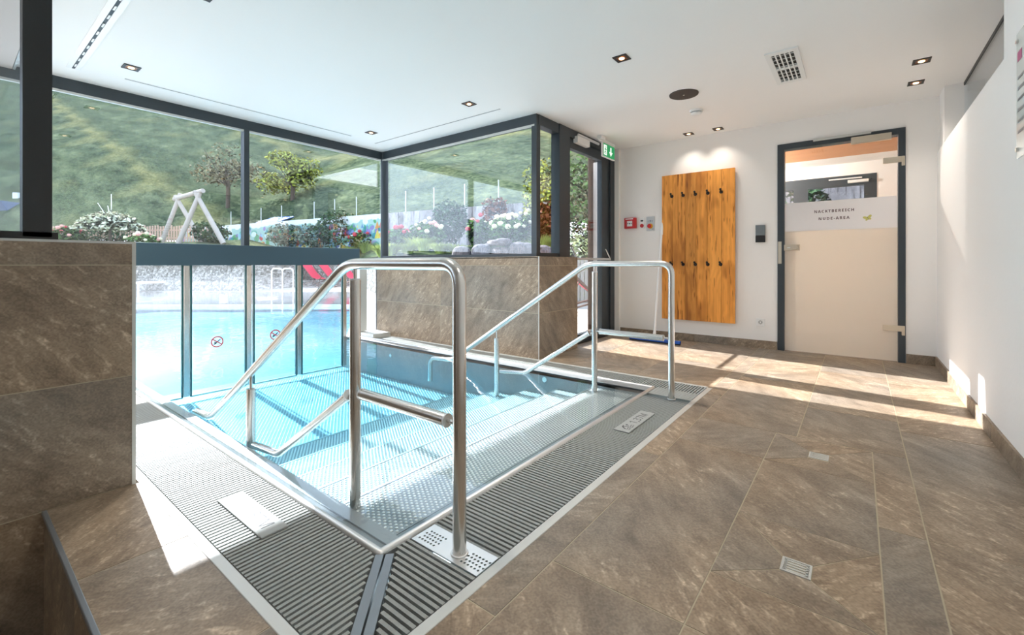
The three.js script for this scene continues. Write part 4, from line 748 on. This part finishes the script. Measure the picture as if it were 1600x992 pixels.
{ // picket fence
  const A = W(-22.5, 21.2, 0), t = thing('picket_fence', 'low pale picket fence along the garden behind the weeping tree', 'fence', [A[0], 1.95, A[2]]), pm = std({ color: hex('#c9a896'), roughness: 0.9 });
  t.rotation.y = 0.66; // along l
  const pk = mergeGeometries([bx(-0.035, 0.035, 0, 0.74, -0.012, 0.012).toNonIndexed(), ngon([[-0.035, 0.012], [0.035, 0.012], [0.035, -0.012], [-0.035, -0.012]], 0.74, 0.76).toNonIndexed()]);
  for (let k = 0; k < 66; k++) { const m = put('picket', pk, pm, t); m.position.set(k * 0.128, 0, 0); m.scale.y = 0.96 + (k % 5) * 0.02; }
  put('rail', bx(-0.1, 8.5, 0.15, 0.21, -0.04, -0.012), pm, t); put('rail', bx(-0.1, 8.5, 0.52, 0.58, -0.04, -0.012), pm, t);
}
{ // boulders along the bed front
  const geo = [0, 1, 2, 3].map((s) => { const g = new THREE.IcosahedronGeometry(1, 3), p = g.attributes.position; for (let i = 0; i < p.count; i++) { const x = p.getX(i), y = p.getY(i), z = p.getZ(i), m = Math.pow(Math.abs(x) ** 4 + Math.abs(y) ** 4 + Math.abs(z) ** 4, -0.25), k = m * (0.9 + 0.25 * vnoise(x * 1.6 + s * 9 + 20, y * 1.6 + z * 1.6 + 20, 59, 59)); p.setXYZ(i, x * k, y * k, z * k); } g.computeVertexNormals(); return metricUV(g); });
  const bm = ['#b5aca8', '#a9a7ab', '#bdb1a8'].map((c) => std({ color: hex(c), map: concreteTex, roughness: 0.95 }));
  let i = 0;
  for (const [px, y, w, h] of [[722, 1.06, 0.17, 0.24], [751, 1.1, 0.23, 0.27], [780, 1.06, 0.2, 0.24], [813, 1.1, 0.26, 0.3], [848, 1.06, 0.24, 0.26], [771, 1.4, 0.13, 0.07], [788, 1.42, 0.16, 0.09], [877, 1.02, 0.18, 0.26], [740, 0.5, 0.34, 0.27], [795, 0.5, 0.36, 0.28], [852, 0.5, 0.34, 0.28]]) {
    const t = put(numbered('boulder'), geo[i % 4], bm[i % 3], scene); t.position.set(...spot3(px, 10.75, y)); t.scale.set(w, h, 0.3); t.rotation.y = 0.66 + (i % 3 - 1) * 0.3; i++;
    tag(t, h < 0.15 ? 'small rounded grey boulder lying on top of the garden boulder wall' : y < 1 ? 'big grey boulder at the foot of the garden boulder wall' : 'pale grey boulder in the top row of the garden boulder wall', 'boulder', h < 0.15 ? 'small boulders on the boulder wall' : y < 1 ? 'boulders at the foot of the boulder wall' : 'boulders in the top row of the boulder wall');
  }
}
{ // deck chairs
  const cloth = std({ color: hex('#d4475a'), roughness: 0.8, side: THREE.DoubleSide }), pole = std({ color: hex('#6d5a52'), roughness: 0.7 });
  const make = (label, pos, turn, group) => {
    const t = thing('deck_chair', label, 'deck chair', pos, group); t.rotation.y = turn;
    const g = sheet(range(-0.26, 0.26, 2), range(0, 1, 10), (x, s) => [x, lerp(0.3, 0.92, s) - 0.16 * Math.sin(s * Math.PI), lerp(0.42, -0.45, s)]); put('sling', g, cloth, t);
    for (const x of [-0.29, 0.29]) { put('frame_rail', cyl([x, 0.02, 0.42 - 0.95], [x, 0.32, 0.5], 0.018, 0.018, 8), pole, t); put('back_rail', cyl([x, 0.02, 0.45], [x, 0.95, -0.47], 0.018, 0.018, 8), pole, t); put('prop', cyl([x, 0.1, -0.38], [x, 0.6, -0.13], 0.014, 0.014, 8), pole, t); }
    put('cross_bar', merge([cyl([-0.29, 0.93, -0.46], [0.29, 0.93, -0.46], 0.016, 0.016, 8), cyl([-0.29, 0.3, 0.46], [0.29, 0.3, 0.46], 0.016, 0.016, 8)]), pole, t);
    return t;
  };
  make('red sling deck chair on the terrace beyond the outdoor pool', spot3(492, 17.4, 0), 1.9, 'red deck chairs beyond the outdoor pool'); make('red sling deck chair on the terrace beyond the outdoor pool', spot3(518, 17.2, 0), 1.9, 'red deck chairs beyond the outdoor pool'); make('red sling deck chair on the terrace beyond the outdoor pool', spot3(548, 17.0, 0), 1.9, 'red deck chairs beyond the outdoor pool');
  make('red sling deck chair on the terrace just outside the exit door', spot3(914, 8.2, 0), 2.2);
}
{ // pool ladder
  const b = spot3(436, 14.6, -0.012), t = thing('pool_ladder', 'white hooped handrails of the outdoor pool ladder', 'ladder', b), m = std({ color: hex('#e6e8e8'), roughness: 0.35, metalness: 0.3 });
  for (const s of [0, 0.36]) put('hoop', pipe([[-0.3 + s * 0.79, 0, 0.1 - s * 0.6], [-0.3 + s * 0.79, 0.75, 0.1 - s * 0.6], [-0.02 + s * 0.79, 0.75, -0.12 - s * 0.6], [-0.02 + s * 0.79, 0, -0.12 - s * 0.6]], 0.022, 0.12, 10), m, t);
  const c = thing('sun_lounger', 'white sun lounger with raised back on the far side of the outdoor pool', 'lounger', spot3(238, 15, -0.012)); const wm = std({ color: hex('#e9e9e6'), roughness: 0.6 });
  put('bed', bx(-0.3, 0.3, 0.26, 0.32, -0.4, 0.9), wm, c); const bk = put('back', bx(-0.3, 0.3, 0, 0.05, -0.75, 0), wm, c); bk.position.set(0, 0.29, -0.38); bk.rotation.x = 0.95; for (const x of [-0.26, 0.26]) for (const z of [-0.3, 0.8]) put('leg', bx(x - 0.02, x + 0.02, 0, 0.27, z - 0.02, z + 0.02), wm, c);
  c.rotation.y = 0.6;
  const f = thing('board_fence', 'low grey board fence outside the exit door', 'fence', spot3(880, 10.4, -0.012)); f.rotation.y = 0.66; const fm = std({ color: hex('#a8a49c'), roughness: 0.9 });
  for (let k = 0; k < 14; k++) put('board', bx(k * 0.1, k * 0.1 + 0.085, 0.05, 1.05, -0.01, 0.01), fm, f); put('rail', bx(0, 1.4, 0.25, 0.32, -0.05, -0.01), fm, f); put('rail', bx(0, 1.4, 0.8, 0.87, -0.05, -0.01), fm, f);
}
{ // far buildings
  const b = spot3(8, 34, 0), t = thing('cottage', 'orange walled cottage with a blue grey roof seen through the side glazing', 'house', [b[0], 2.4, b[2]]); t.rotation.y = 0.66;
  put('wall', bx(-3, 3, -1, 1.7, -2, 2), std({ color: hex('#c07f52'), roughness: 0.9 }), t);
  const rs = new THREE.Shape([[-3.4, 1.6], [3.4, 1.6], [2.4, 3.0], [-2.4, 3.0]].map(([x, y]) => new THREE.Vector2(x, y))), rg = new THREE.ExtrudeGeometry(rs, { depth: 4.8, bevelEnabled: false }); rg.translate(0, 0, -2.4); const rf = put('roof', rg, std({ color: hex('#55607a'), roughness: 0.8 }), t); put('chimney', bx(0.9, 1.3, 2.9, 3.9, -0.3, 0.3), M.white, rf);
  const wn = put('window', bx(1.0, 2.0, 0.3, 1.2, 2, 2.05), M.plastic, t); put('pane', bx(1.08, 1.92, 0.38, 1.12, 2.05, 2.06), M.black, wn);
  const l = lAt(405), q = W(l, wallD(l) + 1.6, 2.6), s = thing('garden_shed', 'small shed with a blue roof peeking over the mural wall', 'shed', q); s.rotation.y = 0.3;
  put('wall', bx(-0.7, 0.7, -0.4, 0.75, -0.5, 0.5), M.white, s); const sr = put('roof', bx(-0.8, 0.8, 0, 0.05, -0.65, 0.65), std({ color: hex('#5b77ad'), roughness: 0.7 }), s); sr.position.y = 0.8; sr.rotation.x = 0.35;
}
renderer.render(scene, camera);
